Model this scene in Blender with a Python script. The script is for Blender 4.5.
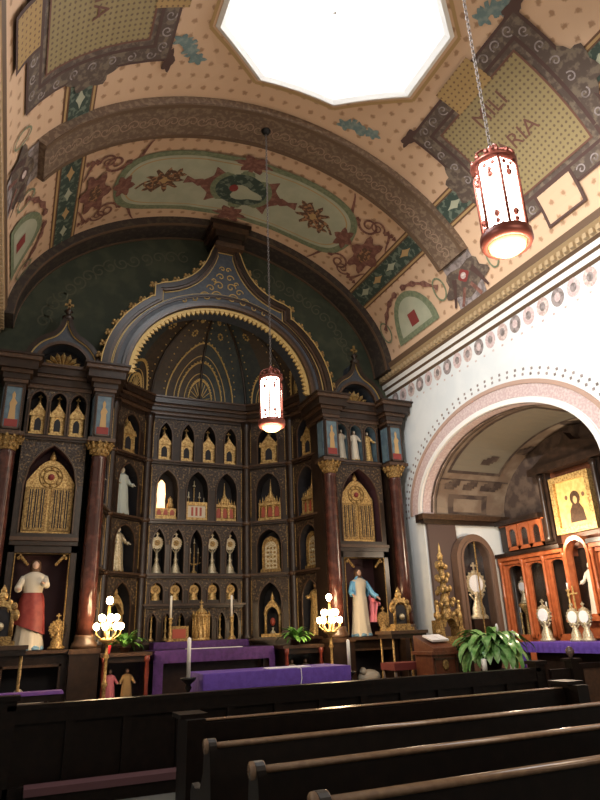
import bpy, math, random
from mathutils import Matrix, Vector
random.seed(7)
PI = math.pi
sc = bpy.context.scene
for o in list(bpy.data.objects): bpy.data.objects.remove(o)
C = sc.collection

# ------------------------------------------------------------------ camera
FPX = 621.4
def _cam():
    vp = (9.4, 642.8); m = -0.037
    d = Vector((vp[0]-300, vp[1]-400, FPX)).normalized()
    h = Vector((1, m, 0)); n = d.cross(h).normalized()
    if n[1] > 0: n = -n
    x = d.cross(n)
    if x[0] < 0: x = -x
    return x, d, n          # world axes in camera frame (X right, Y down, Z forward)
_wx, _wy, _wz = _cam()
cam_data = bpy.data.cameras.new('camera'); cam = bpy.data.objects.new('camera', cam_data); C.objects.link(cam)
right = Vector((_wx[0], _wy[0], _wz[0])); down = Vector((_wx[1], _wy[1], _wz[1])); fwd = Vector((_wx[2], _wy[2], _wz[2]))
rot = Matrix((right, -down, -fwd)).transposed()
cam.matrix_world = Matrix.Translation((0, 0, 1.6)) @ rot.to_4x4()
cam_data.sensor_fit = 'VERTICAL'; cam_data.sensor_height = 32; cam_data.lens = FPX*32/800
cam_data.clip_start = 0.05; cam_data.clip_end = 200
sc.camera = cam
# ------------------------------------------------------------------ world, lights, exposure
sc.view_settings.view_transform = 'Standard'; sc.view_settings.look = 'None'
sc.view_settings.gamma = 1; sc.view_settings.use_curve_mapping = False
sc.view_settings.exposure = 0.0
w = bpy.data.worlds.new('world'); sc.world = w; w.use_nodes = True
w.node_tree.nodes['Background'].inputs[0].default_value = (.8, .9, 1, 1)
w.node_tree.nodes['Background'].inputs[1].default_value = 1.0
def lamp(name, kind, loc, energy, color, size=.1, target=None, spot=None, blend=.5):
    l = bpy.data.lights.new(name, kind); l.energy = energy; l.color = color
    if kind == 'AREA': l.size = size
    else: l.shadow_soft_size = size
    if spot: l.spot_size = spot; l.spot_blend = blend
    o = bpy.data.objects.new(name, l); C.objects.link(o); o.location = loc
    if target is not None:
        o.rotation_euler = (Vector(target)-Vector(loc)).to_track_quat('-Z', 'Y').to_euler()
    return o
SKY_E = 13.0      # brightness of the daylit glass of the skylight
LANTERN_W = 115   # each hanging lantern
# added lamps with no fixture: right-wall spot, painting spot, alcove fill, nave fill
lamp('wall_fill_spot', 'SPOT', (-.6, 3.0, 6.9), 4600, (1, .97, .92), .12, (8.2, 6.6, 5.9), math.radians(62), .8)
lamp('painting_fill_spot', 'SPOT', (9.35, 9.95, 3.2), 150, (1, .85, .6), .05, (10.4, 9.5, 3.7), math.radians(100), .6)
lamp('alcove_fill', 'POINT', (9.0, 9.3, 3.1), 150, (1, .8, .58), .1)
lamp('nave_fill', 'AREA', (3.6, -1.5, 7.0), 150, (1, .85, .68), 2.5, (3.6, 7, 4))
# ------------------------------------------------------------------ materials
MATS = {}
def mat(name, col, rough=.6, metal=0., emit=None, es=0., spec=None, noise=None, bump=0., bscale=40.):
    """noise = (scale, colour2, low, high): procedural variation of the material's own colour"""
    m = bpy.data.materials.new(name); m.use_nodes = True; nt = m.node_tree; b = nt.nodes['Principled BSDF']
    b.inputs['Base Color'].default_value = (*col, 1); b.inputs['Roughness'].default_value = rough
    b.inputs['Metallic'].default_value = metal
    if spec is not None: b.inputs['Specular IOR Level'].default_value = spec
    if emit: b.inputs['Emission Color'].default_value = (*emit, 1); b.inputs['Emission Strength'].default_value = es
    tc = nt.nodes.new('ShaderNodeTexCoord')
    if noise:
        n = nt.nodes.new('ShaderNodeTexNoise'); n.inputs['Scale'].default_value = noise[0]; n.inputs['Detail'].default_value = 4
        r = nt.nodes.new('ShaderNodeValToRGB'); r.color_ramp.elements[0].position = noise[2]; r.color_ramp.elements[1].position = noise[3]
        r.color_ramp.elements[0].color = (*col, 1); r.color_ramp.elements[1].color = (*noise[1], 1)
        nt.links.new(tc.outputs['Object'], n.inputs['Vector']); nt.links.new(n.outputs['Fac'], r.inputs['Fac'])
        nt.links.new(r.outputs['Color'], b.inputs['Base Color'])
    if bump:
        n2 = nt.nodes.new('ShaderNodeTexNoise'); n2.inputs['Scale'].default_value = bscale
        bp = nt.nodes.new('ShaderNodeBump'); bp.inputs['Strength'].default_value = bump; bp.inputs['Distance'].default_value = .02
        nt.links.new(tc.outputs['Object'], n2.inputs['Vector']); nt.links.new(n2.outputs['Fac'], bp.inputs['Height'])
        nt.links.new(bp.outputs['Normal'], b.inputs['Normal'])
    MATS[name] = m; return m
def dotted(name, base, dot, scale, radius, rough=.8, uv=True, dot2=None):
    """small painted motifs repeated on a grid over a base colour"""
    m = mat(name, base, rough); nt = m.node_tree; b = nt.nodes['Principled BSDF']
    tc = nt.nodes.new('ShaderNodeTexCoord')
    v = nt.nodes.new('ShaderNodeTexVoronoi'); v.inputs['Scale'].default_value = scale; v.inputs['Randomness'].default_value = 0.0
    v.voronoi_dimensions = '2D' if uv else '3D'
    nz = nt.nodes.new('ShaderNodeTexNoise'); nz.inputs['Scale'].default_value = scale*5
    ad = nt.nodes.new('ShaderNodeMath'); ad.operation = 'MULTIPLY_ADD'; ad.inputs[1].default_value = .35; 
    r = nt.nodes.new('ShaderNodeValToRGB'); e = r.color_ramp.elements
    e[0].position = radius+.14; e[0].color = (*dot, 1); e[1].position = radius+.24; e[1].color = (*base, 1)
    if dot2:
        x = e.new(radius*.5+.14); x.color = (*dot2, 1)
    src = tc.outputs['UV' if uv else 'Object']
    nt.links.new(src, v.inputs['Vector']); nt.links.new(src, nz.inputs['Vector'])
    nt.links.new(nz.outputs['Fac'], ad.inputs[0]); nt.links.new(v.outputs['Distance'], ad.inputs[2])
    nt.links.new(ad.outputs[0], r.inputs['Fac']); nt.links.new(r.outputs['Color'], b.inputs['Base Color'])
    return m
wood = mat('dark_walnut_wood', (.016, .009, .006), .32, noise=(9, (.032, .017, .011), .4, .7))
woodm = mat('walnut_moulding_wood', (.05, .027, .016), .35, noise=(20, (.085, .045, .025), .4, .7))
woodp = mat('pew_wood', (.0045, .0026, .002), .42, spec=.18, noise=(14, (.009, .005, .0035), .4, .7))
woodcap = mat('pew_cap_rail_wood', (.19, .115, .07), .25, noise=(25, (.25, .16, .095), .4, .7))
redwood = mat('red_mahogany_wood', (.34, .085, .028), .28, noise=(12, (.45, .13, .045), .4, .7))
brownwood = mat('lectern_wood', (.10, .030, .014), .35, noise=(15, (.15, .05, .022), .4, .7))
gold = mat('gilded_brass', (.62, .43, .17), .42, .5, noise=(30, (.34, .20, .07), .42, .6), bump=.5)
goldd = mat('aged_gilding', (.40, .26, .09), .45, .4, noise=(40, (.16, .09, .03), .4, .6), bump=.5)
silver = mat('silver_gilt', (.62, .55, .40), .4, .5, noise=(40, (.38, .31, .18), .4, .6), bump=.4)
spand = mat('carved_spandrel_gilding', (.026, .015, .010), .45, .1, noise=(22, (.22, .14, .065), .52, .70), bump=.8, bscale=30)
dark = mat('niche_lining', (.010, .009, .013), .7)
burg = mat('burgundy_niche_lining', (.05, .016, .022), .7)
marble = mat('dark_red_marble', (.045, .014, .011), .22, noise=(7, (.09, .03, .022), .45, .65))
redenam = mat('red_enamel', (.34, .06, .035), .45)
salmon = dotted('salmon_stencilled_plaster', (.60, .40, .26), (.36, .21, .12), 3.8, .15)
bandg = mat('green_painted_band', (.035, .055, .042), .8, noise=(9, (.13, .16, .12), .52, .6))
brownb = mat('brown_painted_line', (.13, .06, .03), .8)
ochre = mat('ochre_painted_line', (.42, .27, .12), .8)
ribm = mat('rib_stencilled_plaster', (.135, .085, .055), .75, noise=(13, (.21, .145, .095), .5, .58))
ribd = mat('dark_arch_paint', (.035, .024, .02), .75, noise=(9, (.06, .045, .03), .5, .6))
plaq = mat('plaque_border_paint', (.085, .058, .045), .8, noise=(9, (.16, .12, .085), .48, .6))
plaqd = mat('plaque_frame_line_paint', (.075, .038, .03), .8)
field = dotted('checkered_gold_paint', (.27, .205, .095), (.13, .085, .05), 11, .22)
field2 = dotted('orange_diaper_paint', (.36, .23, .09), (.16, .09, .045), 11, .18)
letter = mat('letter_paint', (.14, .06, .04), .8)
palegr = mat('pale_green_paint', (.40, .40, .29), .8, noise=(3, (.35, .36, .26), .4, .6))
midgr = mat('mid_green_paint', (.14, .17, .10), .8, noise=(14, (.20, .22, .13), .4, .6))
scroll = mat('russet_scroll_paint', (.15, .06, .045), .8, noise=(10, (.24, .11, .08), .45, .6))
rose = mat('dark_rose_paint', (.10, .05, .03), .8, noise=(14, (.34, .18, .09), .5, .6))
bluegr = mat('blue_grey_flourish_paint', (.13, .19, .19), .8, noise=(12, (.22, .27, .24), .45, .6))
greypl = mat('grey_lilac_paint', (.30, .25, .24), .8, noise=(10, (.16, .13, .12), .45, .6))
pinkp = mat('faded_pink_paint', (.45, .33, .30), .8, noise=(18, (.62, .52, .48), .45, .6))
redp = mat('dark_red_paint', (.22, .035, .03), .8)
white = mat('white_plaster', (.68, .70, .70), .85, noise=(2, (.62, .65, .66), .4, .6))
whitet = mat('white_trim_paint', (.78, .76, .73), .6)
mauve = mat('mauve_stencil_band', (.50, .37, .36), .8, noise=(22, (.60, .49, .47), .45, .6))
tymp = mat('dark_green_painted_plaster', (.030, .038, .022), .8, noise=(3.2, (.050, .056, .032), .45, .62))
tympd = mat('green_scroll_stencil', (.075, .075, .045), .8)
bluea = mat('slate_blue_painted_arch', (.038, .045, .060), .5, noise=(12, (.055, .062, .075), .45, .6))
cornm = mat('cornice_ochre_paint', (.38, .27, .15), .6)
cornd = mat('cornice_dark_brown_paint', (.12, .07, .04), .6)  # dark brown of the cornice mouldings and rib edges
alcv = mat('alcove_vault_paint', (.17, .115, .08), .8, noise=(2.2, (.24, .18, .13), .45, .6))
alcd = mat('alcove_dark_paint', (.055, .035, .028), .8, noise=(4, (.11, .075, .055), .45, .6))
floorm = mat('grey_stone_floor', (.10, .105, .095), .4, noise=(3, (.13, .13, .12), .4, .6))
carpet = mat('dark_red_carpet', (.05, .018, .018), .95)
purple = mat('purple_cloth', (.085, .035, .26), .8, noise=(14, (.10, .045, .31), .4, .6), bump=.15)
purpled = mat('deep_purple_cloth', (.052, .013, .10), .75, noise=(14, (.075, .02, .14), .4, .6))
linen = mat('white_linen', (.75, .74, .76), .8)
wax = mat('white_wax', (.86, .83, .76), .4)
leaf = mat('leaf_green', (.07, .20, .035), .4, noise=(18, (.15, .33, .07), .4, .6))
leafp = mat('lily_leaf_green', (.10, .26, .06), .3, noise=(12, (.25, .42, .16), .4, .65))
skin = mat('painted_skin', (.62, .40, .29), .5)
hairm = mat('brown_painted_hair', (.10, .05, .025), .6)
rwhite = mat('cream_painted_robe', (.58, .52, .42), .65)
rblue = mat('sky_blue_mantle', (.16, .42, .66), .5)
rpink = mat('pink_mantle_lining', (.75, .22, .28), .5)
rred = mat('red_painted_robe', (.20, .022, .018), .55, noise=(8, (.26, .04, .03), .4, .6))
cloudb = mat('blue_cloud_base', (.16, .30, .42), .6)
lightst = mat('pale_stone_figure', (.40, .44, .40), .6)
bulb = mat('lit_bulb_glass', (1, .9, .75), .3, emit=(1, .74, .42), es=45)
lglass = mat('lit_frosted_glass', (1, .95, .9), .3, emit=(1, .86, .72), es=14)
amber = mat('lit_amber_glass', (1, .7, .3), .3, emit=(1, .55, .18), es=3)
copper = mat('copper_lantern_metal', (.19, .05, .035), .4, .5)
skyg = mat('daylit_skylight_glass', (1, 1, 1), .4, emit=(.93, .97, 1), es=SKY_E)
cushion = mat('red_velvet_cushion', (.13, .018, .015), .85)
kneel = mat('mauve_kneeler_padding', (.07, .026, .034), .7)
bluep = mat('blue_painted_panel', (.07, .11, .15), .5, noise=(6, (.11, .17, .20), .4, .6))
iron = mat('dark_iron', (.02, .02, .02), .4, .6)
terra = mat('dark_plant_pot', (.05, .02, .012), .5)
domem = mat('dome_navy_paint', (.016, .026, .030), .6, noise=(9, (.032, .040, .034), .45, .6))
domem2 = mat('dome_umber_paint', (.045, .027, .014), .6, noise=(12, (.03, .02, .012), .45, .6))
fringe = mat('gold_leaf_paint', (.50, .34, .12), .5, .25)
relicglow = mat('glowing_relic_column', (1, .7, .4), .5, emit=(1, .60, .28), es=2.6)  # emission added so the relic column looks brightly lit; no lamp inside
glass = bpy.data.materials.new('clear_pane_glass'); glass.use_nodes = True
_nt = glass.node_tree; _nt.nodes.clear()
_o = _nt.nodes.new('ShaderNodeOutputMaterial'); _t = _nt.nodes.new('ShaderNodeBsdfTransparent'); _g = _nt.nodes.new('ShaderNodeBsdfGlossy')
_g.inputs['Roughness'].default_value = .06; _mx = _nt.nodes.new('ShaderNodeMixShader'); _f = _nt.nodes.new('ShaderNodeFresnel'); _f.inputs[0].default_value = 1.22
_nt.links.new(_f.outputs[0], _mx.inputs[0]); _nt.links.new(_t.outputs[0], _mx.inputs[1]); _nt.links.new(_g.outputs[0], _mx.inputs[2]); _nt.links.new(_mx.outputs[0], _o.inputs[0])

# ------------------------------------------------------------------ mesh helper
class MB:
    def __init__(s): s.v = []; s.f = []; s.m = []; s.mats = []; s.M = Matrix.Identity(4); s.cur = 0; s.smooth = []; s.sm = False; s.uv = {}
    def use(s, m):
        if m not in s.mats: s.mats.append(m)
        s.cur = s.mats.index(m); return s
    def add(s, vs, fs):
        n = len(s.v)
        for p in vs: s.v.append(tuple(s.M @ Vector(p)))
        for f in fs: s.f.append(tuple(i+n for i in f)); s.m.append(s.cur); s.smooth.append(s.sm)
    def box(s, x0, x1, y0, y1, z0, z1):
        s.add([(x0,y0,z0),(x1,y0,z0),(x1,y1,z0),(x0,y1,z0),(x0,y0,z1),(x1,y0,z1),(x1,y1,z1),(x0,y1,z1)],
              [(3,2,1,0),(4,5,6,7),(0,1,5,4),(1,2,6,5),(2,3,7,6),(3,0,4,7)]); return s
    def lathe(s, prof, c=(0,0,0), n=16, sx=1, sy=1, ph=0):
        vs = []; fs = []; k = len(prof)
        for r, z in prof:
            for i in range(n):
                a = 2*PI*i/n+ph; vs.append((c[0]+r*sx*math.cos(a), c[1]+r*sy*math.sin(a), c[2]+z))
        for j in range(k-1):
            for i in range(n):
                fs.append((j*n+i, j*n+(i+1)%n, (j+1)*n+(i+1)%n, (j+1)*n+i))
        if prof[0][0] > 1e-5: fs.append(tuple(range(n-1, -1, -1)))
        if prof[-1][0] > 1e-5: fs.append(tuple((k-1)*n+i for i in range(n)))
        sm = s.sm; s.sm = n > 7; s.add(vs, fs); s.sm = sm; return s
    def ball(s, c, r, n=10, sz=1., sx=1., sy=1.):
        return s.lathe([(max(r*math.sin(PI*i/6), 1e-6), -r*sz*math.cos(PI*i/6)) for i in range(7)], c, n, sx, sy)
    def tube(s, pts, rad, n=8, cap=True):
        pts = [Vector(p) for p in pts]; rads = rad if isinstance(rad, (list, tuple)) else [rad]*len(pts)
        vs = []; fs = []; up = None
        for i, p in enumerate(pts):
            t = (pts[min(i+1, len(pts)-1)]-pts[max(i-1, 0)]).normalized()
            if up is None:
                up = Vector((0,0,1)) if abs(t.z) < .9 else Vector((1,0,0))
            a = t.cross(up).normalized(); b = a.cross(t).normalized(); up = b
            for k in range(n):
                q = 2*PI*k/n; vs.append(tuple(p+(a*math.cos(q)+b*math.sin(q))*rads[i]))
        for i in range(len(pts)-1):
            for k in range(n): fs.append((i*n+k, i*n+(k+1)%n, (i+1)*n+(k+1)%n, (i+1)*n+k))
        if cap: fs.append(tuple(range(n-1, -1, -1))); fs.append(tuple((len(pts)-1)*n+k for k in range(n)))
        sm = s.sm; s.sm = n > 5; s.add(vs, fs); s.sm = sm; return s
    def prism(s, poly, y0, y1):
        """poly in x,z; extruded along y"""
        n = len(poly); vs = [(x, y0, z) for x, z in poly]+[(x, y1, z) for x, z in poly]
        s.add(vs, [tuple(range(n)), tuple(range(2*n-1, n-1, -1))]+[(i, i+n, (i+1)%n+n, (i+1)%n) for i in range(n)]); return s
    def strip(s, A, B, y0, y1):
        """solid band between two x,z curves of equal length, from y0 (front) to y1"""
        n = len(A)
        vs = [(x,y0,z) for x,z in A]+[(x,y0,z) for x,z in B]+[(x,y1,z) for x,z in A]+[(x,y1,z) for x,z in B]
        fs = []
        for i in range(n-1):
            fs += [(i,i+1,n+i+1,n+i),(2*n+i,3*n+i,3*n+i+1,2*n+i+1),(i,2*n+i,2*n+i+1,i+1),(n+i,n+i+1,3*n+i+1,3*n+i)]
        fs += [(0,n,3*n,2*n),(n-1,3*n-1,4*n-1,2*n-1)]
        s.add(vs, fs); return s
    def build(s, name, m=None, parent=None, uv=False):
        me = bpy.data.meshes.new(name); me.from_pydata(s.v, [], s.f)
        mats = s.mats if s.mats else [m]
        for x in mats: me.materials.append(x)
        if len(mats) > 1: me.polygons.foreach_set('material_index', s.m)
        me.polygons.foreach_set('use_smooth', s.smooth)
        if uv:
            l = me.uv_layers.new(name='UVMap')
            for p in me.polygons:
                for li in p.loop_indices: l.data[li].uv = s.uvf(me.vertices[me.loops[li].vertex_index].co)
        me.update()
        o = bpy.data.objects.new(name, me); C.objects.link(o)
        if parent is not None: o.parent = parent
        return o
def tag(o, label, cat, group=None, kind=None):
    o['label'] = label; o['category'] = cat
    if group: o['group'] = group
    if kind: o['kind'] = kind
    return o
def thing(name, label, cat, loc=(0,0,0), rz=0, group=None):
    o = bpy.data.objects.new(name, None); C.objects.link(o); o.location = loc; o.rotation_euler = (0, 0, rz)
    o.empty_display_size = .1
    return tag(o, label, cat, group)
def struct(o, label=None):
    o['kind'] = 'structure'
    if label: o['label'] = label
    return o
def kids(o): return [c for c in bpy.data.objects if c.parent == o]
def dup(root, loc, rz=0, label=None, group=None, scale=None):
    def cp(o, par):
        c = o.copy(); C.objects.link(c); c.parent = par
        for k in kids(o): cp(k, c)
        return c
    r = cp(root, None); r.location = loc; r.rotation_euler = (0, 0, rz)
    if label: r['label'] = label
    if group: r['group'] = group
    if scale: r.scale = scale if isinstance(scale, tuple) else (scale,)*3
    return r
class Maker:
    """first placement moves the prototype itself, later ones copy it"""
    def __init__(s, fn): s.fn = fn; s.o = None
    def put(s, loc, rz, label, group=None, scale=None):
        if s.o is None:
            s.o = s.fn(); s.o.location = loc; s.o.rotation_euler = (0,0,rz); s.o['label'] = label
            if group: s.o['group'] = group
            if scale: s.o.scale = scale if isinstance(scale, tuple) else (scale,)*3
            return s.o
        r = dup(s.o, loc, rz, label, group, scale or 1.0)
        if not group and 'group' in r: del r['group']
        return r
def arc(cx, cz, rx, rz, a0, a1, n):
    return [(cx+rx*math.cos(a0+(a1-a0)*i/n), cz+rz*math.sin(a0+(a1-a0)*i/n)) for i in range(n+1)]
def pointed(uc, w, zs, zt, n=8):
    h = zt-zs; hw = w/2; R = (hw*hw+h*h)/(2*hw); out = []
    for i in range(n+1):
        x = -hw+hw*i/n; z = math.sqrt(max(R*R-(x+hw-R)**2, 0)); out.append((uc+x, zs+min(z, h)))
    return out+[(2*uc-x, z) for x, z in reversed(out[:-1])]

# ------------------------------------------------------------------ room shell
RX = 3.6; VW = 4.4; VZ = 7.6; VH = 3.25; VN = 1.9
def vz(x): return VZ+VH*max(0, 1-(min(abs(x-RX), VW)/VW)**VN)**(1/VN)
# arc length table: s measured from the crown
_N = 400; _tx = [0.]; _ts = [0.]
for i in range(1, _N+1):
    a = (PI/2)*i/_N; x = VW*math.sin(a)**(2/VN)
    p = _tx[-1]; _ts.append(_ts[-1]+math.hypot(x-p, vz(RX+x)-vz(RX+p))); _tx.append(x)
SMAX = _ts[-1]
def s2x(s):
    t = abs(s); 
    if t >= SMAX: return math.copysign(_tx[-1], s)
    lo, hi = 0, _N
    while hi-lo > 1:
        m = (lo+hi)//2
        if _ts[m] <= t: lo = m
        else: hi = m
    x = _tx[lo]+(_tx[hi]-_tx[lo])*(t-_ts[lo])/(_ts[hi]-_ts[lo]+1e-9)
    return math.copysign(x, s)
def x2s(x):
    t = abs(x-RX); best = min(range(_N+1), key=lambda i: abs(_tx[i]-t)); return math.copysign(_ts[best], x-RX)
def VP(s, y, off=0.):
    """a point on the vault; off is the distance inward"""
    x = s2x(s); e = .01; x1, x2 = s2x(s-e), s2x(s+e)
    t = Vector((x2-x1, 0, vz(RX+x2)-vz(RX+x1))); 
    if t.length < 1e-6: t = Vector((0, 0, -1 if s > 0 else 1))
    t.normalize(); n = Vector((t.z, 0, -t.x)); 
    return Vector((RX+x, y, vz(RX+x)))+n*off
SKX, SKY, SKA, SKS = 3.69, 6.24, 1.69, .88      # skylight centre and apothem
def oct_pt(k, a): 
    r = a/math.cos(PI/8); t = PI/8+k*PI/4; return SKX+r*math.cos(t), SKY+SKS*r*math.sin(t)
cl = MB(); cl.use(salmon)
Y0, Y1 = -5., 12.75
# vault strips outside the skylight, polygon fan around it
def vault_quad(s0, s1, y0, y1, off=0., ns=1, ny=1):
    for i in range(ns):
        for j in range(ny):
            a, b = s0+(s1-s0)*i/ns, s0+(s1-s0)*(i+1)/ns; c, d = y0+(y1-y0)*j/ny, y0+(y1-y0)*(j+1)/ny
            cl.add([VP(a,c,off), VP(b,c,off), VP(b,d,off), VP(a,d,off)], [(0,1,2,3)])
SQ = 2.3; sL, sR = x2s(SKX-SQ), x2s(SKX+SQ)
cl.sm = True
vault_quad(-SMAX, sL, Y0, Y1, 0, 30, 1); vault_quad(sR, SMAX, Y0, Y1, 0, 30, 1)
vault_quad(sL, sR, Y0, SKY-SQ*SKS, 0, 24, 1); vault_quad(sL, sR, SKY+SQ*SKS, Y1, 0, 24, 1)
NR = 64
def ring_pt(i, t):
    a = 2*PI*i/NR; ca, sa = math.cos(a), math.sin(a)
    q = 1/max(abs(ca), abs(sa))*SQ
    k = round(a/(PI/4)) % 8; o = SKA/math.cos(a-k*PI/4)
    r = o+(q-o)*t; x = SKX+r*ca; return (x, SKY+SKS*r*sa, vz(x))
for i in range(NR):
    for j in range(3):
        cl.add([ring_pt(i, j/3), ring_pt(i+1, j/3), ring_pt(i+1, (j+1)/3), ring_pt(i, (j+1)/3)], [(3,2,1,0)])
cl.sm = False
def deco(mt, off): cl.use(mt); cl._off = off
def dquad(mt, s0, s1, y0, y1, off, ns=8): cl.use(mt); vault_quad(s0, s1, y0, y1, off, ns, 1)
def dpoly(mt, c, pts, off):
    """star-shaped painted patch about a centre c, points in s,y"""
    cl.use(mt); n = len(pts); NL = max(2, min(14, int(max(abs(p[0]-c[0]) for p in pts)/.16)+1))
    for lay in range(NL):
        t0, t1 = lay/NL, (lay+1)/NL
        for i in range(n):
            a, b = pts[i], pts[(i+1) % n]
            P = lambda p, t: VP(c[0]+(p[0]-c[0])*t, c[1]+(p[1]-c[1])*t, off)
            if lay == 0: cl.add([P(a,0), P(a,t1), P(b,t1)], [(0,1,2)])
            else: cl.add([P(a,t0), P(a,t1), P(b,t1), P(b,t0)], [(0,1,2,3)])
def dell(mt, c, rs, ry, off, n=24, wob=0, k=8): dpoly(mt, c, [(c[0]+rs*(1+wob*math.cos(k*2*PI*i/n))*math.cos(2*PI*i/n), c[1]+ry*(1+wob*math.cos(k*2*PI*i/n))*math.sin(2*PI*i/n)) for i in range(n)], off)
def dline(mt, pts, wd, off):
    cl.use(mt); n = len(pts)
    for i in range(n-1):
        (a, b), (c, d) = pts[i], pts[i+1]; L = math.hypot(c-a, d-b) or 1; nx, ny = -(d-b)/L, (c-a)/L
        w0 = wd(i/(n-1)) if callable(wd) else wd; w1 = wd((i+1)/(n-1)) if callable(wd) else wd
        cl.add([VP(a+nx*w0, b+ny*w0, off), VP(c+nx*w1, d+ny*w1, off), VP(c-nx*w1, d-ny*w1, off), VP(a-nx*w0, b-ny*w0, off)], [(0,1,2,3)])
def spiral(c, r, turns, a0, sg=1, n=36): return [(c[0]+r*(1-.85*i/n)*math.cos(a0+sg*2*PI*turns*i/n), c[1]+r*(1-.85*i/n)*math.sin(a0+sg*2*PI*turns*i/n)) for i in range(n+1)]
def scrollwork(mt, c, size, sg, sy, off):
    sp = spiral((c[0], c[1]), size*.42, 1.6, 0 if sg > 0 else PI, sg*sy)
    dline(mt, sp, lambda t: size*.055*(1-.4*t), off)
    tail = [(c[0]+sg*size*(.42+.7*t), c[1]-sy*size*(.6*t*t)+sy*size*.25*math.sin(t*5)) for t in [i/10 for i in range(11)]]
    dline(mt, tail, lambda t: size*.09*(1-t)+.012, off)
    for t in (.2, .5, .8):
        dell(mt, (c[0]+sg*size*(.42+.7*t), c[1]+sy*size*.22), size*.1, size*.14, off, 10, .3, 3)
def dframe(mt, s0, s1, y0, y1, wd, off):
    for a, b, c, d in ((s0, s1, y0, y0+wd), (s0, s1, y1-wd, y1), (s0, s0+wd, y0, y1), (s1-wd, s1, y0, y1)): dquad(mt, min(a,b), max(a,b), c, d, off)
def text_mesh(body, size, extr=0.):
    cu = bpy.data.curves.new('txt', 'FONT'); cu.body = body; cu.size = size; cu.extrude = extr; cu.align_x = 'CENTER'; cu.align_y = 'CENTER'
    cu.resolution_u = 2
    o = bpy.data.objects.new('txt', cu); C.objects.link(o); me = bpy.data.meshes.new_from_object(o)
    vs = [tuple(v.co) for v in me.vertices]; fs = [tuple(p.vertices) for p in me.polygons]
    bpy.data.objects.remove(o); bpy.data.curves.remove(cu); bpy.data.meshes.remove(me); return vs, fs
for sg in (-1, 1):
    S = lambda dx: sg*abs(x2s(RX+dx))
    # longitudinal green bands with brown and ochre lines
    a, b = S(3.36), S(3.70)
    dquad(brownb, min(a-sg*.08,b+sg*.08), max(a-sg*.08,b+sg*.08), Y0, 12.7, .004, 6)
    dquad(ochre, min(a-sg*.045,b+sg*.045), max(a-sg*.045,b+sg*.045), Y0, 12.7, .008, 6)
    dquad(brownb, min(a,b), max(a,b), Y0, 12.7, .012, 6)
    dquad(bandg, min(a+sg*.03,b-sg*.03), max(a+sg*.03,b-sg*.03), Y0, 12.7, .016, 6)
    for k in range(26):
        y = 12.2-.6*k; dell(palegr if k % 2 else ochre, ((a+b)/2, y), .07, .16, .020, 12, .35, 4)
    # plaques in the middle bay and one bay nearer
    for yc in (6.15, .5):
        s0, s1 = S(2.30), S(4.22); lo, hi = min(s0, s1), max(s0, s1)
        dquad(plaqd, lo, hi, yc-1.42, yc+1.42, .024); dquad(plaq, lo+.05, hi-.05, yc-1.37, yc+1.37, .028)
        dframe(plaqd, lo+.28, hi-.28, yc-1.14, yc+1.14, .06, .032)
        dquad(field, lo+.42, hi-.42, yc-0.98, yc+0.98, .036)
        dframe(letter, lo+.42, hi-.42, yc-0.98, yc+0.98, .035, .040)
        # corner ears and cresting
        for yy in (yc-1.42, yc, yc+1.42):
            dell(plaqd, (s0, yy), .10, .22, .026, 20, .2, 5)
            dell(plaq, ((lo+hi)/2, yy), .42, .26, .030, 24, .18, 6) if yy != yc else None
        for q in range(9):
            yy = yc-1.12+q*.28; scr = spiral((s0+sg*.16, yy), .10, 1.2, q, 1, 14); dline(greypl, scr, .012, .033); dline(greypl, spiral((s1-sg*.14, yy), .09, 1.2, q, 1, 14), .012, .033)
        for q in range(7):
            ss = lo+.35+q*(hi-lo-.7)/6
            for ye in (yc-1.27, yc+1.27): dline(greypl, spiral((ss, ye), .09, 1.2, q, 1, 14), .012, .033)
        dquad(field2, *((lo-.10, lo+.46) if sg > 0 else (hi-.46, hi+.10)), yc-.42, yc+.42, .042, 4)
        # salmon cartouche below
        cs = s1-sg*.0
        dquad(plaqd, min(cs-sg*.30, cs+sg*.36), max(cs-sg*.30, cs+sg*.36), yc-.42, yc+.42, .046, 4)
        dquad(salmon if sg > 0 else field2, min(cs-sg*.25, cs+sg*.31), max(cs-sg*.25, cs+sg*.31), yc-.36, yc+.36, .050, 4)
        # lettering, runs along the nave
        for row, (word, off_s) in enumerate((('MILI', 2.98), ('ARIA', 3.50)) if sg > 0 else (('IENA', 3.45),)):
            vs, fs = text_mesh(word, .40); cl.use(letter)
            cs_ = S(off_s)
            # reading direction along +y, letter tops towards the crown
            cl.add([VP(cs_-sg*v[1], yc-sg*v[0], .044) for v in vs], fs)
    # lobed patch and trophies where the rib lands
    for ye in (8.8, 3.1):
        dquad(greypl, min(S(4.02), sg*(SMAX-.12)), max(S(4.02), sg*(SMAX-.12)), ye-.42, ye+.42, .024, 6)
        dell(plaq, (sg*(SMAX-.75), ye), .34, .62, .028, 30, .16, 5)
        dell(redp if sg > 0 else plaqd, (sg*(SMAX-.85), ye), .13, .15, .032, 16, .15, 4)
        for q in (-1, 1):
            dline(plaqd, [(sg*(SMAX-.9+.55*t), ye+q*(.28+.25*t)) for t in (0, .3, .6, 1)], lambda t: .07*(1-t*.6), .034)
            dline(scroll, [(sg*(SMAX-.62+.35*t), ye+q*(.1+.2*t)) for t in (0, .3, .6, 1)], .04, .036)
        dell(pinkp, (sg*(SMAX-.85), ye), .07, .08, .038, 10)
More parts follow.
